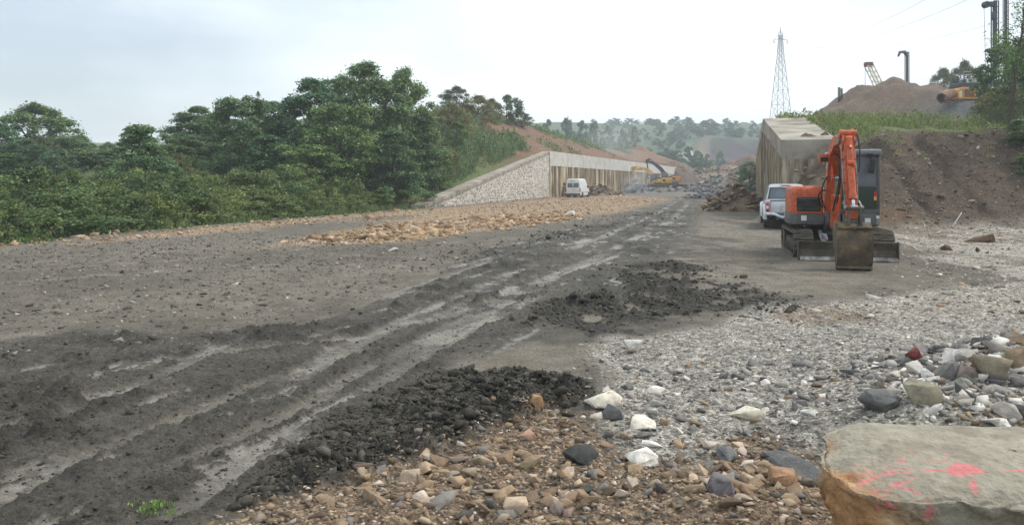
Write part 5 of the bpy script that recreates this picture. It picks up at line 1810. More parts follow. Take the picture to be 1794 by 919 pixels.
# --- silver pickup, seen from behind and its left side
def build_pickup():
    x, d = wx(1383, 29.3), 29.3
    t = thing("silver_pickup", "silver double cab pickup half hidden behind the orange excavator", "pickup", (x, d, gz(x, d) + 0.01), -R(16))
    S = M["silver"]
    # load bed
    b = MB()
    prof = [(-0.80, 0.60), (-0.86, 0.72), (-0.87, 1.02), (-0.82, 1.08), (0.82, 1.08), (0.87, 1.02), (0.86, 0.72), (0.80, 0.60)]
    b.prism([(a, z) for a, z in prof], 0.06, 1.55, 'y')
    b.build("load_bed", S, t, 30)
    g = MB()
    g.box((0, 0.03, 0.86), (1.36, 0.07, 0.44), None, 0.02)
    tg = g.build("tailgate", S, t)
    MB().box((0.0, -0.012, 0.955), (0.14, 0.02, 0.06), None, 0.008).build("handle", M["black"], tg)
    MB().box((0, 0.02, 1.10), (1.40, 0.08, 0.035), None, 0.01).build("trim", M["grey_paint"], tg)
    # cab: lower body and glass house
    rings = []
    for y, a, z0, z1 in ((1.58, 0.85, 0.40, 1.06), (1.7, 0.86, 0.40, 1.07), (3.6, 0.86, 0.40, 1.03), (4.4, 0.85, 0.42, 0.98), (4.85, 0.80, 0.45, 0.90), (4.98, 0.68, 0.5, 0.8)):
        rings.append([(-a + 0.05, y, z0), (-a, y, z0 + 0.12), (-a - 0.01, y, z1 - 0.12), (-a + 0.06, y, z1), (a - 0.06, y, z1), (a + 0.01, y, z1 - 0.12), (a, y, z0 + 0.12), (a - 0.05, y, z0)])
    MB().loft(rings).build("cab_body", S, t, 30)
    ring = []
    for y, z, a in ((1.50, 1.04, 0.80), (1.62, 1.55, 0.68), (1.82, 1.70, 0.62), (2.9, 1.735, 0.62), (3.25, 1.66, 0.62), (3.95, 1.03, 0.76)):
        ring.append((y, z, a))
    rings = [[(-0.80, 1.56, 1.02), (0.80, 1.56, 1.02), (0.80, 3.95, 1.00), (-0.80, 3.95, 1.00)],
             [(-0.795, 1.55, 1.10), (0.795, 1.55, 1.10), (0.795, 3.90, 1.06), (-0.795, 3.90, 1.06)],
             [(-0.66, 1.74, 1.60), (0.66, 1.74, 1.60), (0.66, 3.22, 1.60), (-0.66, 3.22, 1.60)],
             [(-0.62, 1.84, 1.70), (0.62, 1.84, 1.70), (0.62, 3.05, 1.70), (-0.62, 3.05, 1.70)],
             [(-0.45, 2.0, 1.735), (0.45, 2.0, 1.735), (0.45, 2.85, 1.735), (-0.45, 2.85, 1.735)]]
    MB().loft(rings).build("cab_roof", S, t, 30)
    # rear window in the sloping back of the cab
    n = Vector((0, -0.93, 0.36)) * 0.012
    pts = [(-0.66, 1.575, 1.165), (0.66, 1.575, 1.165), (0.585, 1.722, 1.555), (-0.585, 1.722, 1.555)]
    MB().loft([[Vector(p) for p in pts], [Vector(p) + n for p in pts]]).build("rear_window", M["glass"], t, None)
    fr = [(-0.72, 1.563, 1.135), (0.72, 1.563, 1.135), (0.63, 1.735, 1.59), (-0.63, 1.735, 1.59)]
    MB().loft([[Vector(p) + n * -0.6 for p in fr], [Vector(p) + n * 0.45 for p in fr]]).build("window_seal", M["black"], t, None)
    for s in (-1, 1):       # side windows
        for q in ([(1.72, 1.12), (2.52, 1.12), (2.52, 1.58), (1.86, 1.58)], [(2.58, 1.12), (3.66, 1.10), (3.26, 1.56), (2.58, 1.58)]):
            pp_ = []
            for y, z in q:
                a = 0.80 - (z - 1.06) * 0.25
                pp_.append(Vector((s * (a - 0.001), y, z)))
            o_ = Vector((s * 0.015, 0, 0.004))
            MB().loft([pp_, [p + o_ for p in pp_]]).build("side_window", M["glass"], t, None)
        MB().box((s * 0.795, -0.005, 0.84), (0.115, 0.09, 0.36), None, 0.02).build("tail_light", M["red_lamp"], t)
        MB().box((s * 0.80, -0.055, 0.835), (0.09, 0.012, 0.11), None, 0.004).build("reverse_light", M["clear_lamp"], t)
        MB().box((s * 1.0, 3.22, 1.13), (0.21, 0.11, 0.17), None, 0.035).build("mirror", M["grey_paint"], t)
        for yy in (0.98, 4.05):
            wheel(t, (s * 0.78, yy, 0.385), 0.385, 0.25, M["pale_steel"], s)
            fl = MB()
            qs = np.linspace(-0.12, math.pi + 0.12, 17)
            rings = []
            for q in qs:
                cy, cz = yy - math.cos(q) * 0.46, 0.42 + math.sin(q) * 0.46
                oy, oz = yy - math.cos(q) * 0.56, 0.42 + math.sin(q) * 0.56
                rings.append([(s * 0.80, cy, cz), (s * 0.945, cy, cz), (s * 0.94, (cy * 2 + oy) / 3, (cz * 2 + oz) / 3), (s * 0.865, oy, oz), (s * 0.80, oy, oz)])
            fl.loft(rings).build("wheel_flare", S, t, 40)
    MB().box((0.0, 1.80, 1.665), (0.36, 0.03, 0.045), None, 0.008).build("brake_light", M["red_lamp"], t)
    # bumper: chrome step bar dipping under the plate
    bp = MB()
    pts = [(-0.86, 0.0, 0.60), (-0.55, -0.07, 0.585), (-0.36, -0.09, 0.50), (-0.22, -0.1, 0.455), (0.22, -0.1, 0.455), (0.36, -0.09, 0.50), (0.55, -0.07, 0.585), (0.86, 0.0, 0.60)]
    rings = [[(p[0], p[1] - 0.03, p[2] - 0.06), (p[0], p[1] - 0.045, p[2]), (p[0], p[1] - 0.02, p[2] + 0.055), (p[0], p[1] + 0.10, p[2] + 0.06), (p[0], p[1] + 0.10, p[2] - 0.06)] for p in pts]
    bp.loft(rings).build("bumper", M["chrome"], t, 50)
    pl = MB().box((0, -0.075, 0.575), (0.50, 0.012, 0.105)).build("number_plate", M["sticker"], t)
    MB().box((-0.225, -0.083, 0.575), (0.045, 0.008, 0.10)).build("blue_band", M["plate_blue"], pl)
    ch = MB()
    ch.box((0, 2.3, 0.42), (1.1, 4.2, 0.12))
    ch.box((0, 0.95, 0.36), (1.3, 0.12, 0.12))
    ch.tube((-0.5, 0.98, 0.385), (0.5, 0.98, 0.385), 0.10, None, 10)
    ch.box((-0.3, 0.12, 0.40), (0.12, 0.1, 0.16))
    ch.build("chassis", M["black"], t)
    MB().tube((-0.42, 0.05, 0.40), (-0.42, 0.5, 0.40), 0.035).build("exhaust", M["pin_steel"], t)
    return t


# --- orange compact excavator facing the camera
def build_orange_excavator():
    O = (8.06, 19.30)
    t = thing("orange_excavator", "muddy orange compact excavator with grey cab and bucket resting on the ground", "excavator", (O[0], O[1], gz(*O) - 0.01), -R(14))
    # local frame: x to the viewer's right, y towards the back of the machine, z up
    # tracks
    shoe = MB()
    shoe.box((0, 0, 0), (0.45, 0.125, 0.022), None, 0.004, 1)
    shoe.box((0, -0.035, 0.018), (0.45, 0.018, 0.028))
    shoe.box((0, 0.03, 0.014), (0.45, 0.014, 0.02))
    shoe_me = shoe.mesh("track_shoe", 30)
    shoe_me.materials.append(M["track_steel"])
    yf, yb, rr = -1.12, 1.25, 0.30
    for sx in (-1, 1):
        cx = sx * 0.88 + 0.02
        tr = link("track", None, None, t)
        belt = MB()
        pts = []
        nseg = 12
        for i in range(nseg + 1):
            a = math.pi / 2 + math.pi * i / nseg
            pts.append((yf + rr * math.cos(a), 0.335 + rr * math.sin(a)))
        for i in range(nseg + 1):
            a = -math.pi / 2 + math.pi * i / nseg
            pts.append((yb + rr * math.cos(a), 0.335 + rr * math.sin(a)))
        rings = []
        for (py, pz) in pts + [pts[0]]:
            iy, iz = (py - (yf if py < 0 else yb)) * 0.86 + (yf if py < 0 else yb), 0.335 + (pz - 0.335) * 0.86
            rings.append([(cx - 0.215, py, pz), (cx + 0.215, py, pz), (cx + 0.215, iy, iz), (cx - 0.215, iy, iz)])
        belt.loft(rings, False).build("belt", M["track_steel"], tr, 40)
        per = 2 * (yb - yf) + 2 * math.pi * rr
        ns = 44
        for i in range(ns):
            s = per * i / ns
            if s < yb - yf:
                p, a = (yf + s, 0.335 + rr + 0.012), 0.0
            elif s < yb - yf + math.pi * rr:
                q = (s - (yb - yf)) / rr
                p, a = (yb + (rr + 0.012) * math.sin(q), 0.335 + (rr + 0.012) * math.cos(q)), -q
            elif s < 2 * (yb - yf) + math.pi * rr:
                q = s - (yb - yf) - math.pi * rr
                p, a = (yb - q, 0.335 - rr - 0.012), math.pi
            else:
                q = (s - 2 * (yb - yf) - math.pi * rr) / rr
                p, a = (yf - (rr + 0.012) * math.sin(q), 0.335 - (rr + 0.012) * math.cos(q)), math.pi - q
            link("track_shoe", shoe_me, None, tr, (cx, p[0], p[1]), (a, 0, 0))
        fr = MB()
        fr.box((cx, 0.06, 0.30), (0.30, 1.9, 0.22), None, 0.03)
        fr.build("track_frame", M["muddy_steel"], tr)
        for yy, r_ in ((yf, 0.25), (yb, 0.25), (-0.6, 0.10), (-0.1, 0.10), (0.4, 0.10), (0.85, 0.10)):
            z = 0.335 if r_ > 0.2 else 0.17
            MB().tube((cx - 0.19, yy, z), (cx + 0.19, yy, z), r_, None, 20).build("roller", M["muddy_steel"], tr)
    uc = MB()
    uc.box((0.02, 0.05, 0.46), (1.5, 1.1, 0.22), None, 0.05)
    uc.tube((0.0, 0.0, 0.5), (0.0, 0.0, 0.78), 0.55, None, 28)
    uc.build("undercarriage", M["muddy_steel"], t)
    # blade with its arms and lift cylinder
    bl = MB()
    prof = [(-1.86, 0.02), (-1.98, 0.06), (-1.905, 0.16), (-1.88, 0.27), (-1.905, 0.37), (-1.955, 0.45), (-1.925, 0.46), (-1.855, 0.37), (-1.83, 0.27), (-1.84, 0.12)]
    bl.prism(prof, -1.03, 1.07, 'x')
    blade = bl.build("dozer_blade", M["muddy_steel"], t, 25)
    for sx in (-1, 1):
        MB().box((0.02 + sx * 1.055, -1.90, 0.24), (0.025, 0.15, 0.46), None, 0.006).build("end_plate", M["muddy_steel"], blade)
        MB().prism([(-1.84, 0.20), (-1.84, 0.36), (-0.6, 0.46), (-0.6, 0.30)], 0.04 + sx * 0.55 - 0.05, 0.04 + sx * 0.55 + 0.05, 'x', 0.01).build("push_arm", M["muddy_steel"], blade)
    MB().box((0.04, -1.965, 0.065), (2.08, 0.03, 0.09), Matrix.Rotation(R(-28), 3, 'X')).build("cutting_edge", M["pin_steel"], blade)
    MB().tube((-0.42, -1.78, 0.32), (-0.42, -0.9, 0.62), 0.06, None, 12).build("lift_cylinder", M["pin_steel"], blade)
    MB().box((-0.40, -1.30, 0.52), (0.17, 0.30, 0.03), Matrix.Rotation(R(24), 3, 'X')).build("cylinder_guard", M["pale_steel"], blade)
    # slewing platform and dark skirt
    sk = MB()

    def ring(z, inset=0.0):
        p = [(-1.10, -0.55), (-1.08, -0.82), (-0.98, -0.96), (-0.34, -0.98), (-0.30, -0.70), (0.02, -0.70), (0.06, -1.0), (0.80, -1.0), (0.90, -0.90), (0.93, -0.6),
             (0.96, 0.4), (0.80, 0.85), (0.45, 1.12), (-0.13, 1.2), (-0.72, 1.12), (-1.02, 0.85), (-1.11, 0.4)]
        return [(a * (1 - inset * 0.4) - 0.05 * inset, b * (1 - inset * 0.4), z) for a, b in p]
    sk.loft([ring(0.765, 0.10), ring(0.80, 0.0), ring(1.03, 0.0), ring(1.055, 0.04)])
    skirt = sk.build("skirt", M["grey_paint"], t, 40)
    for xx, zz, yy in ((-0.80, 0.945, -0.972), (0.62, 0.895, -1.002)):
        MB().box((xx, yy - 0.004, zz), (0.125, 0.006, 0.125)).build("sticker", M["sticker"], skirt)
    MB().tube((0.835, -0.965, 0.985), (0.838, -1.005, 0.985), 0.036, None, 16).build("tie_down_lamp", M["clear_lamp"], skirt)
    # orange hood
    hd = MB()

    def hring(z, i):
        p = [(-1.07, -0.50), (-1.055, -0.80), (-0.97, -0.925), (-0.36, -0.945), (-0.33, -0.6), (-0.33, 0.95), (-0.95, 1.0), (-1.06, 0.7)]
        cx_, cy_ = -0.74, 0.0
        return [(cx_ + (a - cx_) * (1 - i), cy_ + (b - cy_) * (1 - i * 0.6), z) for a, b in p]
    hd.loft([hring(1.06, 0.0), hring(1.52, 0.0), hring(1.62, 0.035), hring(1.685, 0.10), hring(1.715, 0.22)])
    hood = hd.build("engine_hood", M["orange"], t, 40)
    MB().box((-0.69, -0.940, 1.28), (0.54, 0.04, 0.34), None, 0.02).build("grille_frame", M["black"], hood)
    for i in range(6):
        MB().box((-0.69, -0.966, 1.155 + i * 0.05), (0.49, 0.035, 0.022), Matrix.Rotation(R(35), 3, 'X')).build("louvre", M["grey_paint"], hood)
    # cab
    cb = link("cab", None, None, t)
    x0, x1, y0, y1, z0, z1 = -0.08, 0.90, -0.96, 0.62, 1.05, 2.50
    fr = MB()
    for xx, yy in ((x0 + 0.04, y0 + 0.04), (x1 - 0.045, y0 + 0.045), (x0 + 0.04, y1 - 0.05), (x1 - 0.045, y1 - 0.05)):
        fr.box((xx, yy, (z0 + z1) / 2), (0.085, 0.09, z1 - z0), None, 0.02)
    fr.box(((x0 + x1) / 2, y0 + 0.03, 1.10), (x1 - x0, 0.07, 0.13), None, 0.015)
    fr.box(((x0 + x1) / 2, y0 + 0.025, 1.70), (x1 - x0 - 0.1, 0.045, 0.035), None, 0.008)
    fr.box((x1 - 0.03, (y0 + y1) / 2, 1.18), (0.05, y1 - y0, 0.3), None, 0.015)
    fr.box((x0 + 0.03, (y0 + y1) / 2, 1.18), (0.05, y1 - y0, 0.3), None, 0.015)
    fr.box(((x0 + x1) / 2, y1 - 0.04, 1.4), (x1 - x0, 0.06, 0.75), None, 0.015)
    fr.build("cab_frame", M["grey_paint"], cb)
    rf = MB()
    rf.box(((x0 + x1) / 2, (y0 + y1) / 2 - 0.02, 2.515), (x1 - x0 + 0.06, y1 - y0 + 0.12, 0.15), None, 0.055, 3)
    rf.build("cab_roof", M["roof_paint"], cb)
    MB().box(((x0 + x1) / 2, y0 + 0.018, 2.08), (x1 - x0 - 0.15, 0.012, 0.74)).build("windscreen", M["glass"], cb, None)
    MB().box(((x0 + x1) / 2, y0 + 0.02, 1.42), (x1 - x0 - 0.15, 0.012, 0.54)).build("lower_windscreen", M["cab_glass"], cb, None)
    MB().box((x1 - 0.012, (y0 + y1) / 2, 1.9), (0.012, y1 - y0 - 0.16, 1.1)).build("side_window", M["glass"], cb, None)
    MB().box((x0 + 0.012, (y0 + y1) / 2, 1.9), (0.012, y1 - y0 - 0.16, 1.1)).build("side_window", M["glass"], cb, None)
    MB().box(((x0 + x1) / 2, y1 - 0.02, 2.1), (x1 - x0 - 0.15, 0.012, 0.65)).build("rear_window", M["glass"], cb, None)
    st = MB()
    st.box((0.42, 0.1, 1.35), (0.5, 0.5, 0.2), None, 0.05)
    st.box((0.42, 0.36, 1.75), (0.48, 0.12, 0.7), Matrix.Rotation(R(-8), 3, 'X'), 0.05)
    st.build("seat", M["black"], cb)
    mi = MB()
    mi.box((0.70, y0 - 0.14, 2.18), (0.13, 0.035, 0.33), Matrix.Rotation(R(8), 3, 'Y'), 0.015)
    mi.path([(0.66, y0 - 0.10, 2.36), (0.72, y0 - 0.08, 2.42), (0.88, y0 + 0.0, 2.42)], 0.012, 6)
    mi.build("mirror", M["black"], cb)
    MB().box((0.66, y0 - 0.06, 2.45), (0.12, 0.05, 0.07), None, 0.01).build("roof_lamp", M["black"], cb)
    MB().path([(0.40, y0 - 0.015, 2.44), (0.36, y0 - 0.015, 2.0), (0.37, y0 - 0.015, 1.85)], 0.007, 5).build("wiper", M["black"], cb)
    MB().box((0.79, y0 - 0.01, 1.53), (0.06, 0.02, 0.12)).build("red_reflector", M["red_lamp"], cb)
    MB().box((0.79, y0 - 0.01, 1.43), (0.06, 0.02, 0.10)).build("amber_reflector", M["amber_lamp"], cb)
    for i in range(3):
        MB().tube((0.22 + 0.05 * i, y0 + 0.09, 1.18), (0.22 + 0.05 * i, y0 + 0.09, 1.60), 0.008, None, 6).build("guard_bar", M["pin_steel"], cb)
    # swing post and boom
    bx = -0.17
    sp = MB()
    sp.prism([(-0.62, 0.60), (-1.05, 0.66), (-1.22, 0.82), (-1.20, 1.06), (-1.02, 1.14), (-0.62, 1.02)], bx - 0.16, bx + 0.16, 'x', 0.03)
    sp.tube((bx, -0.82, 0.55), (bx, -0.82, 1.12), 0.15, None, 18)
    sp.build("swing_post", M["grey_paint"], t)
    bm_ = MB()
    path = [(-1.05, 1.00, 0.13), (-1.12, 1.40, 0.17), (-1.25, 1.85, 0.22), (-1.50, 2.30, 0.26), (-1.85, 2.58, 0.25), (-2.35, 2.72, 0.20), (-2.98, 2.70, 0.12)]
    rings = []
    for i, (y, z, h) in enumerate(path):
        a, b = path[max(0, i - 1)], path[min(len(path) - 1, i + 1)]
        ty, tz = b[0] - a[0], b[1] - a[1]
        ln = math.hypot(ty, tz)
        ny, nz = -tz / ln, ty / ln
        w = 0.15
        rings.append([(bx - w, y + ny * h / 2 * k, z + nz * h / 2 * k) for k in (1, -1)] + [(bx + w, y + ny * h / 2 * k, z + nz * h / 2 * k) for k in (-1, 1)])
    bm_.loft(rings)
    boom = bm_.build("boom", M["orange"], t, 30)
    for s in (-1, 1):       # raised edges of the fabricated box section
        e = MB()
        rg = []
        for r_ in rings:
            c0 = Vector(r_[0 if s < 0 else 3])
            c1 = Vector(r_[1 if s < 0 else 2])
            dv = (c0 - c1).normalized()
            rg.append([c0 + Vector((-0.02, 0, 0)) + dv * 0.012, c0 + Vector((0.02, 0, 0)) + dv * 0.012, c1 + Vector((0.02, 0, 0)) - dv * 0.012, c1 + Vector((-0.02, 0, 0)) - dv * 0.012])
        e.loft(rg).build("side_plate", M["orange"], boom, 30)
    MB().box((bx - 0.176, -1.47, 2.22), (0.004, 0.10, 0.20), Matrix.Rotation(R(28), 3, 'X')).build("decal", M["sticker"], boom)
    for s in (-0.07, 0.07):   # hydraulic pipes along the back of the boom
        MB().path([(bx + s, y - (0.03 if i < 3 else 0.0), z + h / 2 + 0.03) for i, (y, z, h) in enumerate(path[2:])], 0.014, 6).build("pipe", M["pin_steel"], boom, 60)
    lug = MB()
    lug.prism([(-1.55, 1.98), (-1.75, 1.80), (-1.82, 1.90), (-1.60, 2.25)], bx - 0.12, bx - 0.085, 'x')
    lug.prism([(-1.55, 1.98), (-1.75, 1.80), (-1.82, 1.90), (-1.60, 2.25)], bx + 0.085, bx + 0.12, 'x')
    lug.build("cylinder_lug", M["orange"], boom)
    # work lamp box on the left side of the boom
    lb = MB().box((bx - 0.27, -1.62, 2.36), (0.22, 0.15, 0.19), None, 0.01).build("lamp_housing", M["orange"], boom)
    MB().box((bx - 0.27, -1.70, 2.335), (0.16, 0.02, 0.09), None, 0.005).build("lamp_glass", M["black"], lb)

    def cyl(name, p0, p1, rb, rrod, frac, parent, eye=0.06, xoff=0.0):
        p0, p1 = Vector((xoff, *p0)), Vector((xoff, *p1))
        q = p0.lerp(p1, frac)
        m = MB()
        m.tube(p0, q, rb, None, 18)
        m.tube(p0.lerp(q, 0.93), q + (p1 - p0).normalized() * 0.03, rb * 1.18, None, 18)
        m.tube(p0 + Vector((-0.06, 0, 0)), p0 + Vector((0.06, 0, 0)), eye, None, 14)
        m.tube(p0.lerp(q, 0.12) + Vector((0, -rb * 0.9, 0)), p0.lerp(q, 0.16) + Vector((0, -rb * 1.6, 0.0)), 0.03, None, 8)
        o = m.build(name, M["orange"], parent, 40)
        r_ = MB()
        r_.tube(q, p1, rrod, None, 14)
        r_.tube(p1 + Vector((-0.07, 0, 0)), p1 + Vector((0.07, 0, 0)), eye * 0.9, None, 14)
        r_.build("rod", M["chrome"], o, 40)
        return o
    cyl("boom_cylinder", (-1.26, 0.78), (-1.72, 1.90), 0.085, 0.038, 0.62, t, 0.08, bx)
    cyl("arm_cylinder", (-1.62, 2.80), (-2.88, 2.86), 0.075, 0.035, 0.72, t, 0.055, bx)
    MB().prism([(-1.45, 2.50), (-1.62, 2.86), (-1.74, 2.82), (-1.78, 2.58)], bx - 0.07, bx + 0.07, 'x', 0.01).build("cylinder_bracket", M["orange"], boom)
    # arm
    ar = MB()
    a_path = [((-2.80, 2.88), (-2.98, 2.92)), ((-2.83, 2.74), (-3.14, 2.80)), ((-2.93, 2.45), (-3.26, 2.56)), ((-3.16, 1.85), (-3.42, 1.92)), ((-3.40, 1.22), (-3.56, 1.26)), ((-3.46, 1.02), (-3.62, 1.05))]
    ar.loft([[(bx - 0.10, *a), (bx + 0.10, *a), (bx + 0.10, *b), (bx - 0.10, *b)] for a, b in a_path])
    arm = ar.build("arm", M["orange"], t, 25)
    for s in (-1, 1):
        MB().prism([(-2.78, 2.58), (-2.72, 2.84), (-2.86, 2.95), (-3.06, 2.92), (-3.26, 2.68), (-3.10, 2.46)], bx + s * 0.115 - 0.012, bx + s * 0.115 + 0.012, 'x').build("side_plate", M["orange"], arm)
    MB().tube((bx - 0.18, -2.98, 2.70), (bx + 0.18, -2.98, 2.70), 0.055, None, 16).build("arm_pin", M["pin_steel"], arm)
    MB().tube((bx - 0.17, -3.08, 2.84), (bx + 0.17, -3.08, 2.84), 0.075, None, 16).build("cylinder_pin", M["orange"], arm)
    cyl("bucket_cylinder", (-3.20, 2.72), (-3.74, 1.28), 0.07, 0.033, 0.86, t, 0.06, bx)
    for s in (-1, 1):   # pipes down the sides of the arm, with clamps
        MB().path([(bx + s * 0.125, -2.98, 2.72), (bx + s * 0.135, -3.2, 2.2), (bx + s * 0.13, -3.42, 1.6), (bx + s * 0.12, -3.5, 1.35)], 0.013, 6).build("pipe", M["pin_steel"], arm, 60)
        for q in (2.3, 1.8):
            MB().box((bx + s * 0.12, -3.2 - (2.2 - q) * 0.37, q), (0.06, 0.09, 0.04), None, 0.005).build("pipe_clamp", M["orange"], arm)
    MB().tube((bx - 0.05, -3.44, 2.20), (bx + 0.06, -3.50, 2.20), 0.06, None, 10).build("hose_clamp", M["orange"], arm)
    # bucket linkage
    for s in (-1, 1):
        MB().prism([(-3.42, 1.36), (-3.48, 1.42), (-3.78, 1.31), (-3.76, 1.24)], bx + s * 0.15 - 0.015, bx + s * 0.15 + 0.015, 'x').build("link_arm", M["pin_steel"], t)
        MB().prism([(-3.80, 1.31), (-3.70, 1.30), (-3.82, 0.88), (-3.92, 0.92)], bx + s * 0.11 - 0.015, bx + s * 0.11 + 0.015, 'x').build("link_bar", M["muddy_steel"], t)
    MB().tube((bx - 0.19, -3.755, 1.275), (bx + 0.19, -3.755, 1.275), 0.045, None, 14).build("link_pin", M["pin_steel"], t)
    # bucket
    bk = link("bucket", None, None, t)
    outer = [(-3.62, 0.98), (-3.80, 0.93), (-3.93, 0.80), (-3.985, 0.60), (-3.985, 0.40), (-3.93, 0.20), (-3.84, 0.05), (-3.78, 0.01)]
    w = 0.325
    bxx = bx - 0.01
    sh = MB()
    nrm = []
    inner = [(y + 0.035, z - 0.0) for y, z in outer]
    sh.prism(outer + inner[::-1], bxx - w, bxx + w, 'x')
    shell = sh.build("shell", M["bucket_steel"], bk, 40)
    for s in (-1, 1):
        MB().prism(outer + [(-3.40, 0.55), (-3.34, 0.86), (-3.44, 0.98)], bxx + s * w - 0.014, bxx + s * w + 0.014, 'x').build("side_plate", M["bucket_steel"], bk)
    MB().box((bxx, -3.90, 0.865), (0.65, 0.05, 0.10), Matrix.Rotation(R(42), 3, 'X'), 0.012).build("stiffener", M["bucket_steel"], bk)
    MB().box((bxx, -3.875, 0.09), (0.67, 0.03, 0.10), Matrix.Rotation(R(-30), 3, 'X')).build("lip", M["bucket_steel"], bk)
    for i in range(5):
        xx = bxx - 0.27 + i * 0.135
        MB().prism([(-3.90, 0.12), (-3.84, 0.13), (-3.72, -0.05), (-3.75, -0.06)], xx - 0.035, xx + 0.035, 'x').build("tooth", M["muddy_steel"], bk)
    for s in (-1, 1):
        MB().prism([(-3.50, 0.95), (-3.47, 1.10), (-3.60, 1.12), (-3.80, 1.00), (-3.86, 0.92)], bx + s * 0.14 - 0.018, bx + s * 0.14 + 0.018, 'x').build("ear", M["muddy_steel"], bk)
    lumps = np.random.default_rng(12)
    for i in range(9):      # caked mud on the back of the bucket
        k = lumps.integers(0, 14)
        o = link("caked_mud", MUD_ME[k], None, bk, (bxx + lumps.uniform(-0.30, 0.30), lumps.uniform(-3.92, -3.86), 0.93 - 0.07 * abs(lumps.normal())), (lumps.uniform(-0.5, 0.5), 0, lumps.uniform(0, 6)),
                 (0.10 * lumps.uniform(0.6, 1.4), 0.05, 0.06))
    # hoses
    hs = [
        [(bx - 0.16, -1.15, 1.15), (bx - 0.30, -1.30, 1.45), (bx - 0.26, -1.35, 1.75), (bx - 0.16, -1.42, 1.95)],
        [(bx + 0.05, -1.75, 2.72), (bx + 0.06, -2.1, 2.84), (bx + 0.08, -2.5, 2.80), (bx + 0.15, -2.9, 2.45), (bx + 0.16, -3.1, 2.1), (bx + 0.14, -3.25, 1.85)],
        [(bx - 0.09, -1.5, 2.50), (bx - 0.10, -1.95, 2.50), (bx - 0.05, -2.3, 2.30), (bx - 0.03, -2.3, 1.9), (bx - 0.06, -1.9, 1.4), (bx - 0.05, -1.4, 1.1)],
        [(bx + 0.17, -2.95, 2.95), (bx + 0.20, -3.2, 2.7), (bx + 0.19, -3.38, 2.3), (bx + 0.15, -3.46, 2.02)],
        [(bx - 0.02, -1.6, 2.55), (bx + 0.02, -2.05, 2.35), (bx + 0.03, -2.15, 2.0), (bx + 0.02, -1.75, 1.5), (bx + 0.03, -1.35, 1.15)],
        [(bx - 0.20, -0.95, 1.2), (bx - 0.34, -1.1, 1.42), (bx - 0.30, -1.22, 1.60), (bx - 0.18, -1.28, 1.62)]]
    for h in hs:
        fine = []
        for a, b in zip(h[:-1], h[1:]):
            for q in (0, 0.5):
                fine.append(Vector(a).lerp(Vector(b), q))
        fine.append(Vector(h[-1]))
        sm = [fine[0]] + [(fine[i - 1] + fine[i] * 2 + fine[i + 1]) / 4 for i in range(1, len(fine) - 1)] + [fine[-1]]
        MB().path(sm, 0.017, 8).build("hose", M["black"], t, 60)
    return t


M["cab_glass"] = pbr("tinted_lower_glass", (0.02, 0.04, 0.032), 0.07, spec=0.6)
MUD_ME = []
for v_, f_ in PROTO2:
    me_ = make_mesh("caked_mud", v_, f_)
    me_.materials.append(M["bucket_steel"])
    MUD_ME.append(me_)

build_van()
build_pickup()
build_orange_excavator()


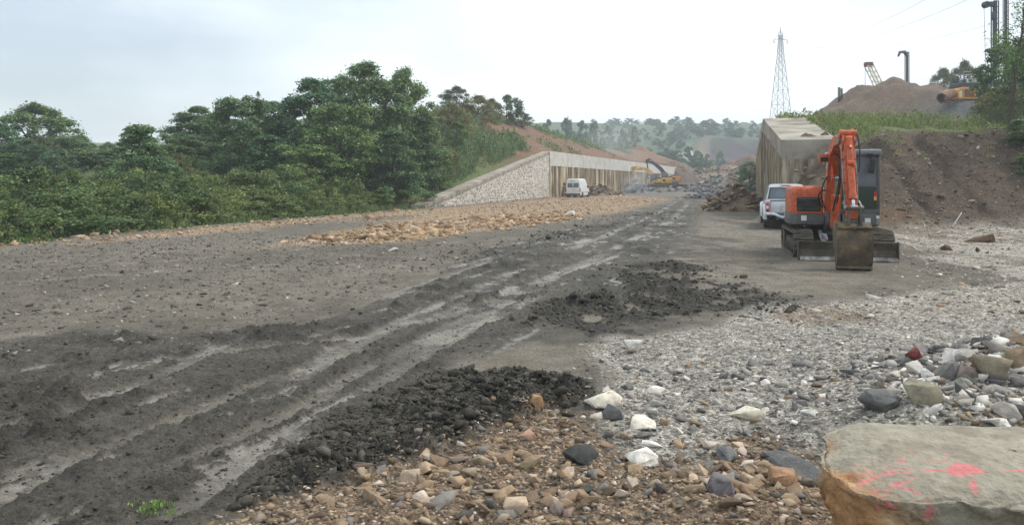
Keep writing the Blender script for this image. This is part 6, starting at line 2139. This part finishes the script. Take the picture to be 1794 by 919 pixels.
# --- large yellow excavators at the far end, facing left
def big_excavator(label, px, d, rz, paint, boom_mat, boom_pts, arm_pts, bucket_c, s=1.0, z=None, lift=0.0):
    x = wx(px, d)
    t = thing("yellow_excavator", label, "excavator", (x, d, (gz(x, d) if z is None else z) + lift), rz, "large excavators at the end of the cutting")
    t.scale = (s, s, s)
    # local frame: facing -x
    for sy in (-1, 1):
        tr = MB()
        prof = [(-1.75, 0.12), (-2.05, 0.45), (-1.80, 0.86), (1.80, 0.86), (2.05, 0.45), (1.75, 0.12)]
        tr.prism(prof, sy * 1.1 - 0.3, sy * 1.1 + 0.3, 'y', 0.04)
        k = tr.build("track", M["track_steel"], t)
        for q in (-1.7, -0.8, 0.0, 0.8, 1.7):
            MB().tube((q, sy * 1.1 - 0.33, 0.45), (q, sy * 1.1 + 0.33, 0.45), 0.28 if abs(q) > 1 else 0.15, None, 14).build("roller", M["dark_steel"], k)
    MB().tube((0, 0, 0.5), (0, 0, 1.05), 0.75, None, 20).build("undercarriage", M["dark_steel"], t)
    up = MB()
    up.prism([(-1.75, 1.02), (1.6, 1.02), (2.35, 1.15), (2.55, 1.5), (2.5, 2.05), (0.9, 2.12), (0.6, 1.85), (-0.35, 1.85), (-1.75, 1.35)], -1.2, 1.2, 'y', 0.06)
    body = up.build("body", paint, t)
    MB().box((2.32, 0, 1.35), (0.5, 2.3, 0.62), None, 0.12).build("counterweight", M["grey_paint"] if paint is M["orange_yellow"] else paint, t)
    MB().box((0.9, -1.205, 1.62), (0.62, 0.02, 0.42)).build("side_panel", M["black"], body)
    MB().box((0.5, 0.3, 2.0), (1.2, 1.4, 0.25), None, 0.04).build("engine_cover", M["dark_steel"], t)
    cb = MB().box((-1.05, -0.68, 2.02), (1.45, 0.98, 1.75), None, 0.10, taper=(0.86, 0.95)).build("cab", M["grey_paint"], t)
    MB().box((-1.05, -1.168, 2.28), (1.05, 0.02, 0.86), None, 0.008).build("side_window", M["glass"], cb)
    MB().box((-1.72, -0.68, 2.25), (0.02, 0.72, 0.95), Matrix.Rotation(R(3.3), 3, 'Y')).build("windscreen", M["glass"], cb)
    MB().box((-1.05, -0.68, 2.915), (1.3, 0.95, 0.07), None, 0.03).build("cab_roof", paint, cb)

    def beam(name, pts, mat, w):
        rings = []
        for i, (a, z_, h) in enumerate(pts):
            p, q = pts[max(0, i - 1)], pts[min(len(pts) - 1, i + 1)]
            ln = math.hypot(q[0] - p[0], q[1] - p[1])
            nx_, nz_ = -(q[1] - p[1]) / ln, (q[0] - p[0]) / ln
            rings.append([(a + nx_ * h / 2, 0.25 - w, z_ + nz_ * h / 2), (a - nx_ * h / 2, 0.25 - w, z_ - nz_ * h / 2), (a - nx_ * h / 2, 0.25 + w, z_ - nz_ * h / 2), (a + nx_ * h / 2, 0.25 + w, z_ + nz_ * h / 2)])
        return MB().loft(rings).build(name, mat, t, 30)
    beam("boom", boom_pts, boom_mat, 0.26)
    beam("arm", arm_pts, boom_mat, 0.2)
    e, m_ = boom_pts[-1], boom_pts[len(boom_pts) // 2]
    MB().tube((boom_pts[0][0] - 0.7, 0.25, boom_pts[0][1] - 0.1), (m_[0], 0.25, m_[1] - 0.2), 0.11, None, 10).build("boom_cylinder", M["dark_steel"], t)
    MB().tube((m_[0], 0.25, m_[1] + 0.42), (arm_pts[0][0], 0.25, arm_pts[0][1] + 0.12), 0.09, None, 10).build("arm_cylinder", boom_mat, t)
    bc = bucket_c
    bk = MB()
    pr = [(0.10, 0.45), (-0.35, 0.40), (-0.55, 0.05), (-0.40, -0.40), (0.10, -0.65), (0.18, -0.58), (-0.15, -0.25), (0.32, 0.30)]
    bk.prism([(bc[0] + a * 1.15, bc[1] + b * 1.15) for a, b in pr], 0.25 - 0.6, 0.25 + 0.6, 'y', 0.02)
    bk.build("bucket", M["muddy_steel"], t)
    return t


big_excavator("yellow excavator with bent yellow boom working in the dust", 1153, 146, R(4), M["yellow"], M["yellow"],
              [(-0.5, 1.6, 0.5), (-1.1, 2.6, 0.75), (-1.9, 3.55, 0.8), (-3.0, 3.95, 0.6), (-4.9, 3.85, 0.35)],
              [(-4.6, 4.35, 0.35), (-5.2, 4.2, 0.6), (-5.05, 3.2, 0.45), (-4.75, 1.9, 0.28)], (-4.6, 1.35), 0.92, lift=0.75)
big_excavator("orange yellow excavator with raised black boom behind the other", 1172, 160, R(-3), M["orange_yellow"], M["dark_steel"],
              [(-0.5, 1.6, 0.5), (-1.0, 2.8, 0.8), (-1.9, 3.9, 0.85), (-3.2, 4.9, 0.6), (-4.7, 5.6, 0.35)],
              [(-4.4, 6.05, 0.4), (-4.95, 5.7, 0.65), (-4.95, 4.6, 0.5), (-4.75, 3.3, 0.3)], (-4.6, 2.3), 0.92, lift=1.0)

# ---------------------------------------------------------------- pylon and wires
def build_pylon():
    d = 270.0
    x = wx(1367.5, d)
    z0 = gz(x, d) - 0.5
    zt = wz(48, d)
    t = thing("lattice_pylon", "tall steel lattice power pylon behind the right wall", "pylon", (x, d, 0), R(8))
    hb, ht = 2.75, 0.85      # half widths at the base and below the head
    zh = zt - 9.5

    def half(z):
        return hb + (ht - hb) * (z - 24.0) / (zh - 24.0) if z < zh else max(0.35, ht - 0.5 * (z - zh) / 9.5)
    for sx in (-1, 1):
        for sy in (-1, 1):
            m = MB()
            for a, b in ((z0, 24.0), (24.0, zh), (zh, zt - 1.5)):
                m.tube((sx * half(a), sy * half(a), a), (sx * half(b), sy * half(b), b), 0.10, None, 4)
            m.build("leg", M["pale_steel"], t, None)
    levels = [24.0]
    while levels[-1] < zt - 3:
        levels.append(min(zt - 1.5, levels[-1] + 2.1 * half(levels[-1])))
    for a, b in zip(levels[:-1], levels[1:]):
        br = MB()
        ha, hb_ = half(a), half(b)
        for s in (-1, 1):
            br.tube((-ha, s * ha, a), (hb_, s * hb_, b), 0.065, None, 4)
            br.tube((ha, s * ha, a), (-hb_, s * hb_, b), 0.065, None, 4)
            br.tube((s * ha, -ha, a), (s * hb_, hb_, b), 0.065, None, 4)
            br.tube((s * ha, ha, a), (s * hb_, -hb_, b), 0.065, None, 4)
            br.tube((-ha, s * ha, a), (ha, s * ha, a), 0.06, None, 4)
        br.build("brace_panel", M["pale_steel"], t, None)
    za = wz(68, d)
    for s in (-1, 1):
        c = MB()
        c.tube((0, 0.5, za), (s * 2.5, 0, za - 0.4), 0.08, None, 4)
        c.tube((0, -0.5, za), (s * 2.5, 0, za - 0.4), 0.08, None, 4)
        c.tube((s * 0.5, 0, za + 1.8), (s * 2.5, 0, za - 0.4), 0.07, None, 4)
        arm = c.build("cross_arm", M["pale_steel"], t, None)
        MB().tube((s * 2.45, 0, za - 0.4), (s * 2.45, 0, za - 1.7), 0.14, None, 6).build("insulator", M["dark_steel"], arm)
    MB().tube((0, 0, zt - 2), (0, 0, zt + 0.3), 0.25, 0.08, 5).build("peak", M["pale_steel"], t, None)
    return (x, d, zt, za)


px_, pd_, pzt, pza = build_pylon()
for i, (o, z0, e, sag, lab) in enumerate((((0.0), pzt - 3, (1690, 95, -40), 9.0, "upper thin power line rising from the pylon to the top right"),
                                          (-2.4, pza - 1.7, (1760, 90, -30), 8.5, "middle thin power line from the left pylon arm"),
                                          (2.4, pza - 1.7, (1990, 120, -40), 11.0, "lowest thin power line from the right pylon arm"))):
    a = Vector((px_ + o, pd_, z0))
    b = Vector((wx(e[0], e[1]), e[1], wz(e[2], e[1])))
    pts = []
    for k in range(25):
        q = k / 24
        p = a.lerp(b, q)
        p.z -= sag * 4 * q * (1 - q) * 0.5
        pts.append(p)
    o_ = MB().path(pts, 0.022, 5).build("power_line", M["dark_steel"], None, 60)
    tag(o_, lab, "power line", "power lines")


# ---------------------------------------------------------------- drilling plant on the right terrace
def mast(name, label, px, d, bottom_py, top_py, w, mat, head=None, extra_top=0.0):
    x = wx(px, d)
    zb, zt = wz(bottom_py, d) - 4.0, wz(top_py, d) + extra_top
    t = thing(name, label, "mast", (x, d, 0), R(10))
    m = MB()
    for sx in (-1, 1):
        for sy in (-1, 1):
            m.box((sx * w * 0.42, sy * w * 0.42, (zb + zt) / 2), (w * 0.16, w * 0.16, zt - zb))
    m.box((0, 0, (zb + zt) / 2), (w * 0.62, w * 0.5, zt - zb))
    m.build("column", mat, t)
    z = zb
    while z < zt:
        MB().box((0, -w * 0.46, z), (w * 0.9, w * 0.10, w * 0.16)).build("rung", mat, t)
        z += w * 1.1
    return t, zb, zt


t, zb, zt = mast("drill_mast", "dark drill mast with a pulley head at the top right", 1743, 74, 80, 0, 0.5, M["dark_steel"], extra_top=-0.1)
hd = MB()
hd.box((-0.55, 0, zt - 0.35), (1.2, 0.4, 0.45), None, 0.08)
hd.tube((-1.0, -0.2, zt - 0.42), (-1.0, 0.2, zt - 0.42), 0.32, None, 18)
hd.build("pulley_head", M["dark_steel"], t)
MB().box((-0.28, -0.2, zt - 1.5), (0.35, 0.3, 0.8), None, 0.05).build("winch", M["dark_steel"], t)
MB().tube((-1.2, 0, zt - 0.5), (-0.7, 0, zt - 16), 0.02, None, 5).build("rope", M["dark_steel"], t)
mast("drill_mast", "plain dark drill mast right of the one with a pulley head", 1762, 78, 60, -20, 0.38, M["dark_steel"])
t, zb, zt = mast("drill_mast", "dark blue mast with a hooked head behind the spoil mound", 1589, 125, 130, 91, 0.52, M["dark_steel"])
MB().path([(0, 0, zt - 0.6), (-0.5, 0, zt), (-1.3, 0, zt - 0.1), (-1.6, 0, zt - 0.8)], [0.28, 0.3, 0.25, 0.14], 8).build("hook_head", M["dark_steel"], t)
mast("casing_pole", "slim dark pole left of the spoil mound", 1470, 92, 185, 153, 0.22, M["dark_steel"])
mast("casing_pole", "slim brown pole right of the slim dark pole", 1474.5, 92, 185, 155, 0.20, M["rust"])


def crane_boom():
    d = 128.0
    a = Vector((wx(1539, d), d, wz(150, d)))
    b = Vector((wx(1522, d), d, wz(114, d)))
    t = thing("crane_boom", "cream lattice crane boom tip behind the spoil mound", "crane", a)
    v = b - a
    n = Vector((v.z, 0, -v.x)).normalized()
    w = 0.5
    for s in (-1, 1):
        for q in (-1, 1):
            p = n * s * w + Vector((0, q * w, 0))
            MB().tube(p - v * 0.5, p + v, 0.10, None, 6).build("chord", M["boom_cream"], t)
    for k in range(-4, 8):
        p0, p1 = v * (k / 8), v * ((k + 1) / 8)
        for q in (-1, 1):
            s = 1 if k % 2 else -1
            MB().tube(p0 + n * s * w + Vector((0, q * w, 0)), p1 - n * s * w + Vector((0, q * w, 0)), 0.06, None, 5).build("lacing", M["boom_cream"], t)
    MB().box(v * 1.03, (1.3, 0.9, 0.7), None, 0.1).build("boom_head", M["rust"], t)
    MB().tube(v * 1.0 + Vector((-0.6, 0, 0)), Vector((v.x - 0.6, 0, -3)), 0.04, None, 5).build("hoist_rope", M["dark_steel"], t)


crane_boom()


def drill_rig():
    d = 80.0
    x = wx(1690, d)
    z = wz(178, d)
    t = thing("drilling_rig", "yellow orange drilling rig body with railing beside the round tree", "drilling rig", (x, d, z), R(6))
    b = MB()
    b.prism([(-1.7, 0.1), (3.2, 0.1), (3.2, 1.35), (-1.2, 1.35), (-1.65, 1.05)], -1.3, 1.3, 'y', 0.08)
    body = b.build("body", M["orange_yellow"], t)
    for xx in (-0.45, 0.75):
        MB().box((xx, -1.31, 0.72), (1.0, 0.03, 0.78)).build("side_grille", M["rust"], body)
    MB().box((-1.42, -1.305, 0.6), (0.35, 0.03, 0.7), None, 0.01).build("pale_panel", M["boom_cream"], body)
    MB().box((0.4, 0, 1.62), (2.9, 1.9, 0.5), None, 0.06).build("engine_cover", M["dark_steel"], t)
    r = MB()
    for xx in (-1.1, -0.3, 0.5, 1.3):
        r.tube((xx, -1.0, 1.8), (xx, -1.0, 2.2), 0.025, None, 6)
    r.tube((-1.1, -1.0, 2.2), (1.3, -1.0, 2.2), 0.025, None, 6)
    r.tube((-0.9, -1.0, 2.2), (-0.9, -1.0, 2.95), 0.03, None, 6)
    r.tube((-0.9, -1.0, 2.95), (0.3, -1.0, 2.95), 0.03, None, 6)
    r.tube((0.3, -1.0, 2.95), (0.3, -1.0, 2.2), 0.03, None, 6)
    r.build("railing", M["pale_steel"], t)
    for sy in (-1, 1):
        MB().prism([(-1.6, -0.75), (-2.0, -0.4), (-1.7, 0.0), (3.0, 0.0), (3.3, -0.4), (3.0, -0.75)], sy * 1.1 - 0.3, sy * 1.1 + 0.3, 'y', 0.05).build("track", M["track_steel"], t)
    # steel casing lying in front
    c = thing("steel_casing", "rusty open steel casing pipe lying left of the drilling rig", "pipe", (wx(1638, d), d - 2.0, wz(176, d - 2.0)), 0)
    p0, p1 = Vector((-0.75, -0.6, 0.15)), Vector((1.0, 0.7, 0.75))
    q = (p1 - p0).to_track_quat('Z', 'Y').to_matrix()
    rings = []
    for pos, rad in ((p0, 0.52), (p1, 0.52), (p1, 0.46), (p0, 0.46)):
        rings.append([pos + q @ Vector((rad * math.cos(k * math.pi / 12), rad * math.sin(k * math.pi / 12), 0)) for k in range(24)])
    rings.append(rings[0])
    MB().loft(rings, False).build("tube", M["rust"], c, 30)


drill_rig()

# light sticks lying on the earth slope
for (a, b, lab) in (((1685, 372, 31.2), (1668, 394, 30.4), "pale plastic pipe lying on the earth slope"), ((1617, 391, 30.4), (1620, 403, 30.2), "short pale stick standing at the foot of the earth slope")):
    p = Vector((wx(a[0], a[2]), a[2], max(wz(a[1], a[2]), gz(wx(a[0], a[2]), a[2]) + 0.05)))
    q = Vector((wx(b[0], b[2]), b[2], gz(wx(b[0], b[2]), b[2]) + 0.03))
    o = MB().path([p, p.lerp(q, 0.5) + Vector((0.02, 0, 0.02)), q], 0.02, 6).build("plastic_pipe", M["pale_steel"], None, 60)
    tag(o, lab, "pipe")


# ---------------------------------------------------------------- road on the far hillside
def hill_road():
    ctr = [(1166, 282, 246), (1172, 272, 262), (1184, 264, 285), (1198, 257, 310), (1212, 251, 335)]
    L, Rr_ = [], []
    pts = []
    for px, py, d in ctr:
        pts.append(Vector((wx(px, d), d, 0)))
    fine = []
    for a, b in zip(pts[:-1], pts[1:]):
        for k in range(8):
            fine.append(a.lerp(b, k / 8))
    fine.append(pts[-1])
    V, Fc = [], []
    for i, p in enumerate(fine):
        tdir = (fine[min(i + 1, len(fine) - 1)] - fine[max(0, i - 1)]).normalized()
        nrm = Vector((tdir.y, -tdir.x, 0))
        for s in (-3, -1.5, 0, 1.5, 3):
            q = p + nrm * s * (1.2 - 0.5 * i / len(fine))
            V.append((q.x, q.y, gz(q.x, q.y) + 0.35))
    n = 5
    for i in range(len(fine) - 1):
        for k in range(n - 1):
            Fc.append((i * n + k, i * n + k + 1, (i + 1) * n + k + 1, (i + 1) * n + k))
    o = link("hill_road", make_mesh("hill_road", np.array(V), np.array(Fc), smooth=True), M["road"])
    tag(o, kind="structure")


M["road"] = pbr("pale_gravel_road", lin(158, 156, 152), 0.9, var=0.15, vscale=0.3)
hill_road()

# ---------------------------------------------------------------- air: dust over the works, haze over everything
def volume_mat(name, col, dens, aniso=0.0, noise=None):
    m = bpy.data.materials.new(name)
    m.use_nodes = True
    nt = m.node_tree
    nt.nodes.remove(nt.nodes["Principled BSDF"])
    v = nt.nodes.new("ShaderNodeVolumePrincipled")
    v.inputs["Color"].default_value = (*col, 1)
    v.inputs["Density"].default_value = dens
    v.inputs["Anisotropy"].default_value = aniso
    if noise:
        tc = nt.nodes.new("ShaderNodeTexCoord")
        n = nt.nodes.new("ShaderNodeTexNoise")
        n.inputs["Scale"].default_value = noise
        n.inputs["Detail"].default_value = 3
        nt.links.new(tc.outputs["Object"], n.inputs["Vector"])
        ln = nt.nodes.new("ShaderNodeVectorMath")
        ln.operation = 'LENGTH'
        nt.links.new(tc.outputs["Object"], ln.inputs[0])
        fall = nt.nodes.new("ShaderNodeMapRange")
        fall.inputs["From Min"].default_value, fall.inputs["From Max"].default_value = 0.15, 0.98
        fall.inputs["To Min"].default_value, fall.inputs["To Max"].default_value = dens, 0.0
        nt.links.new(ln.outputs["Value"], fall.inputs["Value"])
        mr = nt.nodes.new("ShaderNodeMapRange")
        mr.inputs["From Min"].default_value, mr.inputs["From Max"].default_value = 0.38, 0.72
        mr.inputs["To Min"].default_value, mr.inputs["To Max"].default_value = 0.05, 1.7
        nt.links.new(n.outputs["Fac"], mr.inputs["Value"])
        mu = nt.nodes.new("ShaderNodeMath")
        mu.operation = 'MULTIPLY'
        nt.links.new(fall.outputs["Result"], mu.inputs[0])
        nt.links.new(mr.outputs["Result"], mu.inputs[1])
        nt.links.new(mu.outputs[0], v.inputs["Density"])
    nt.links.new(v.outputs["Volume"], nt.nodes["Material Output"].inputs["Volume"])
    return m


def dust():
    for nm, lab, px, py, d, s, dens in (("dust_cloud", "pale dust drifting up behind the left parapet", 1065, 262, 150, (9.0, 7.0, 7.5), 0.055),
                                        ("dust_cloud", "pale dust over the rock heap under the yellow boom", 1108, 322, 138, (5.0, 4.0, 2.6), 0.16)):
        bm = bmesh.new()
        bmesh.ops.create_icosphere(bm, subdivisions=3, radius=1.0)
        me = bpy.data.meshes.new(nm)
        bm.to_mesh(me)
        bm.free()
        o = link(nm, me, volume_mat("dust", (0.82, 0.83, 0.85), dens, 0.2, 1.7), None, (wx(px, d), d, wz(py, d)), (0, R(-25), 0), s)
        tag(o, lab, "dust", kind="stuff")


dust()
hz = MB().box((0, 0, 0), (1960, 1960, 75)).build("haze", volume_mat("haze", (0.80, 0.87, 0.95), 0.00095, 0.1), None, None, loc=(0, 0, 33.5))
tag(hz, kind="stuff")
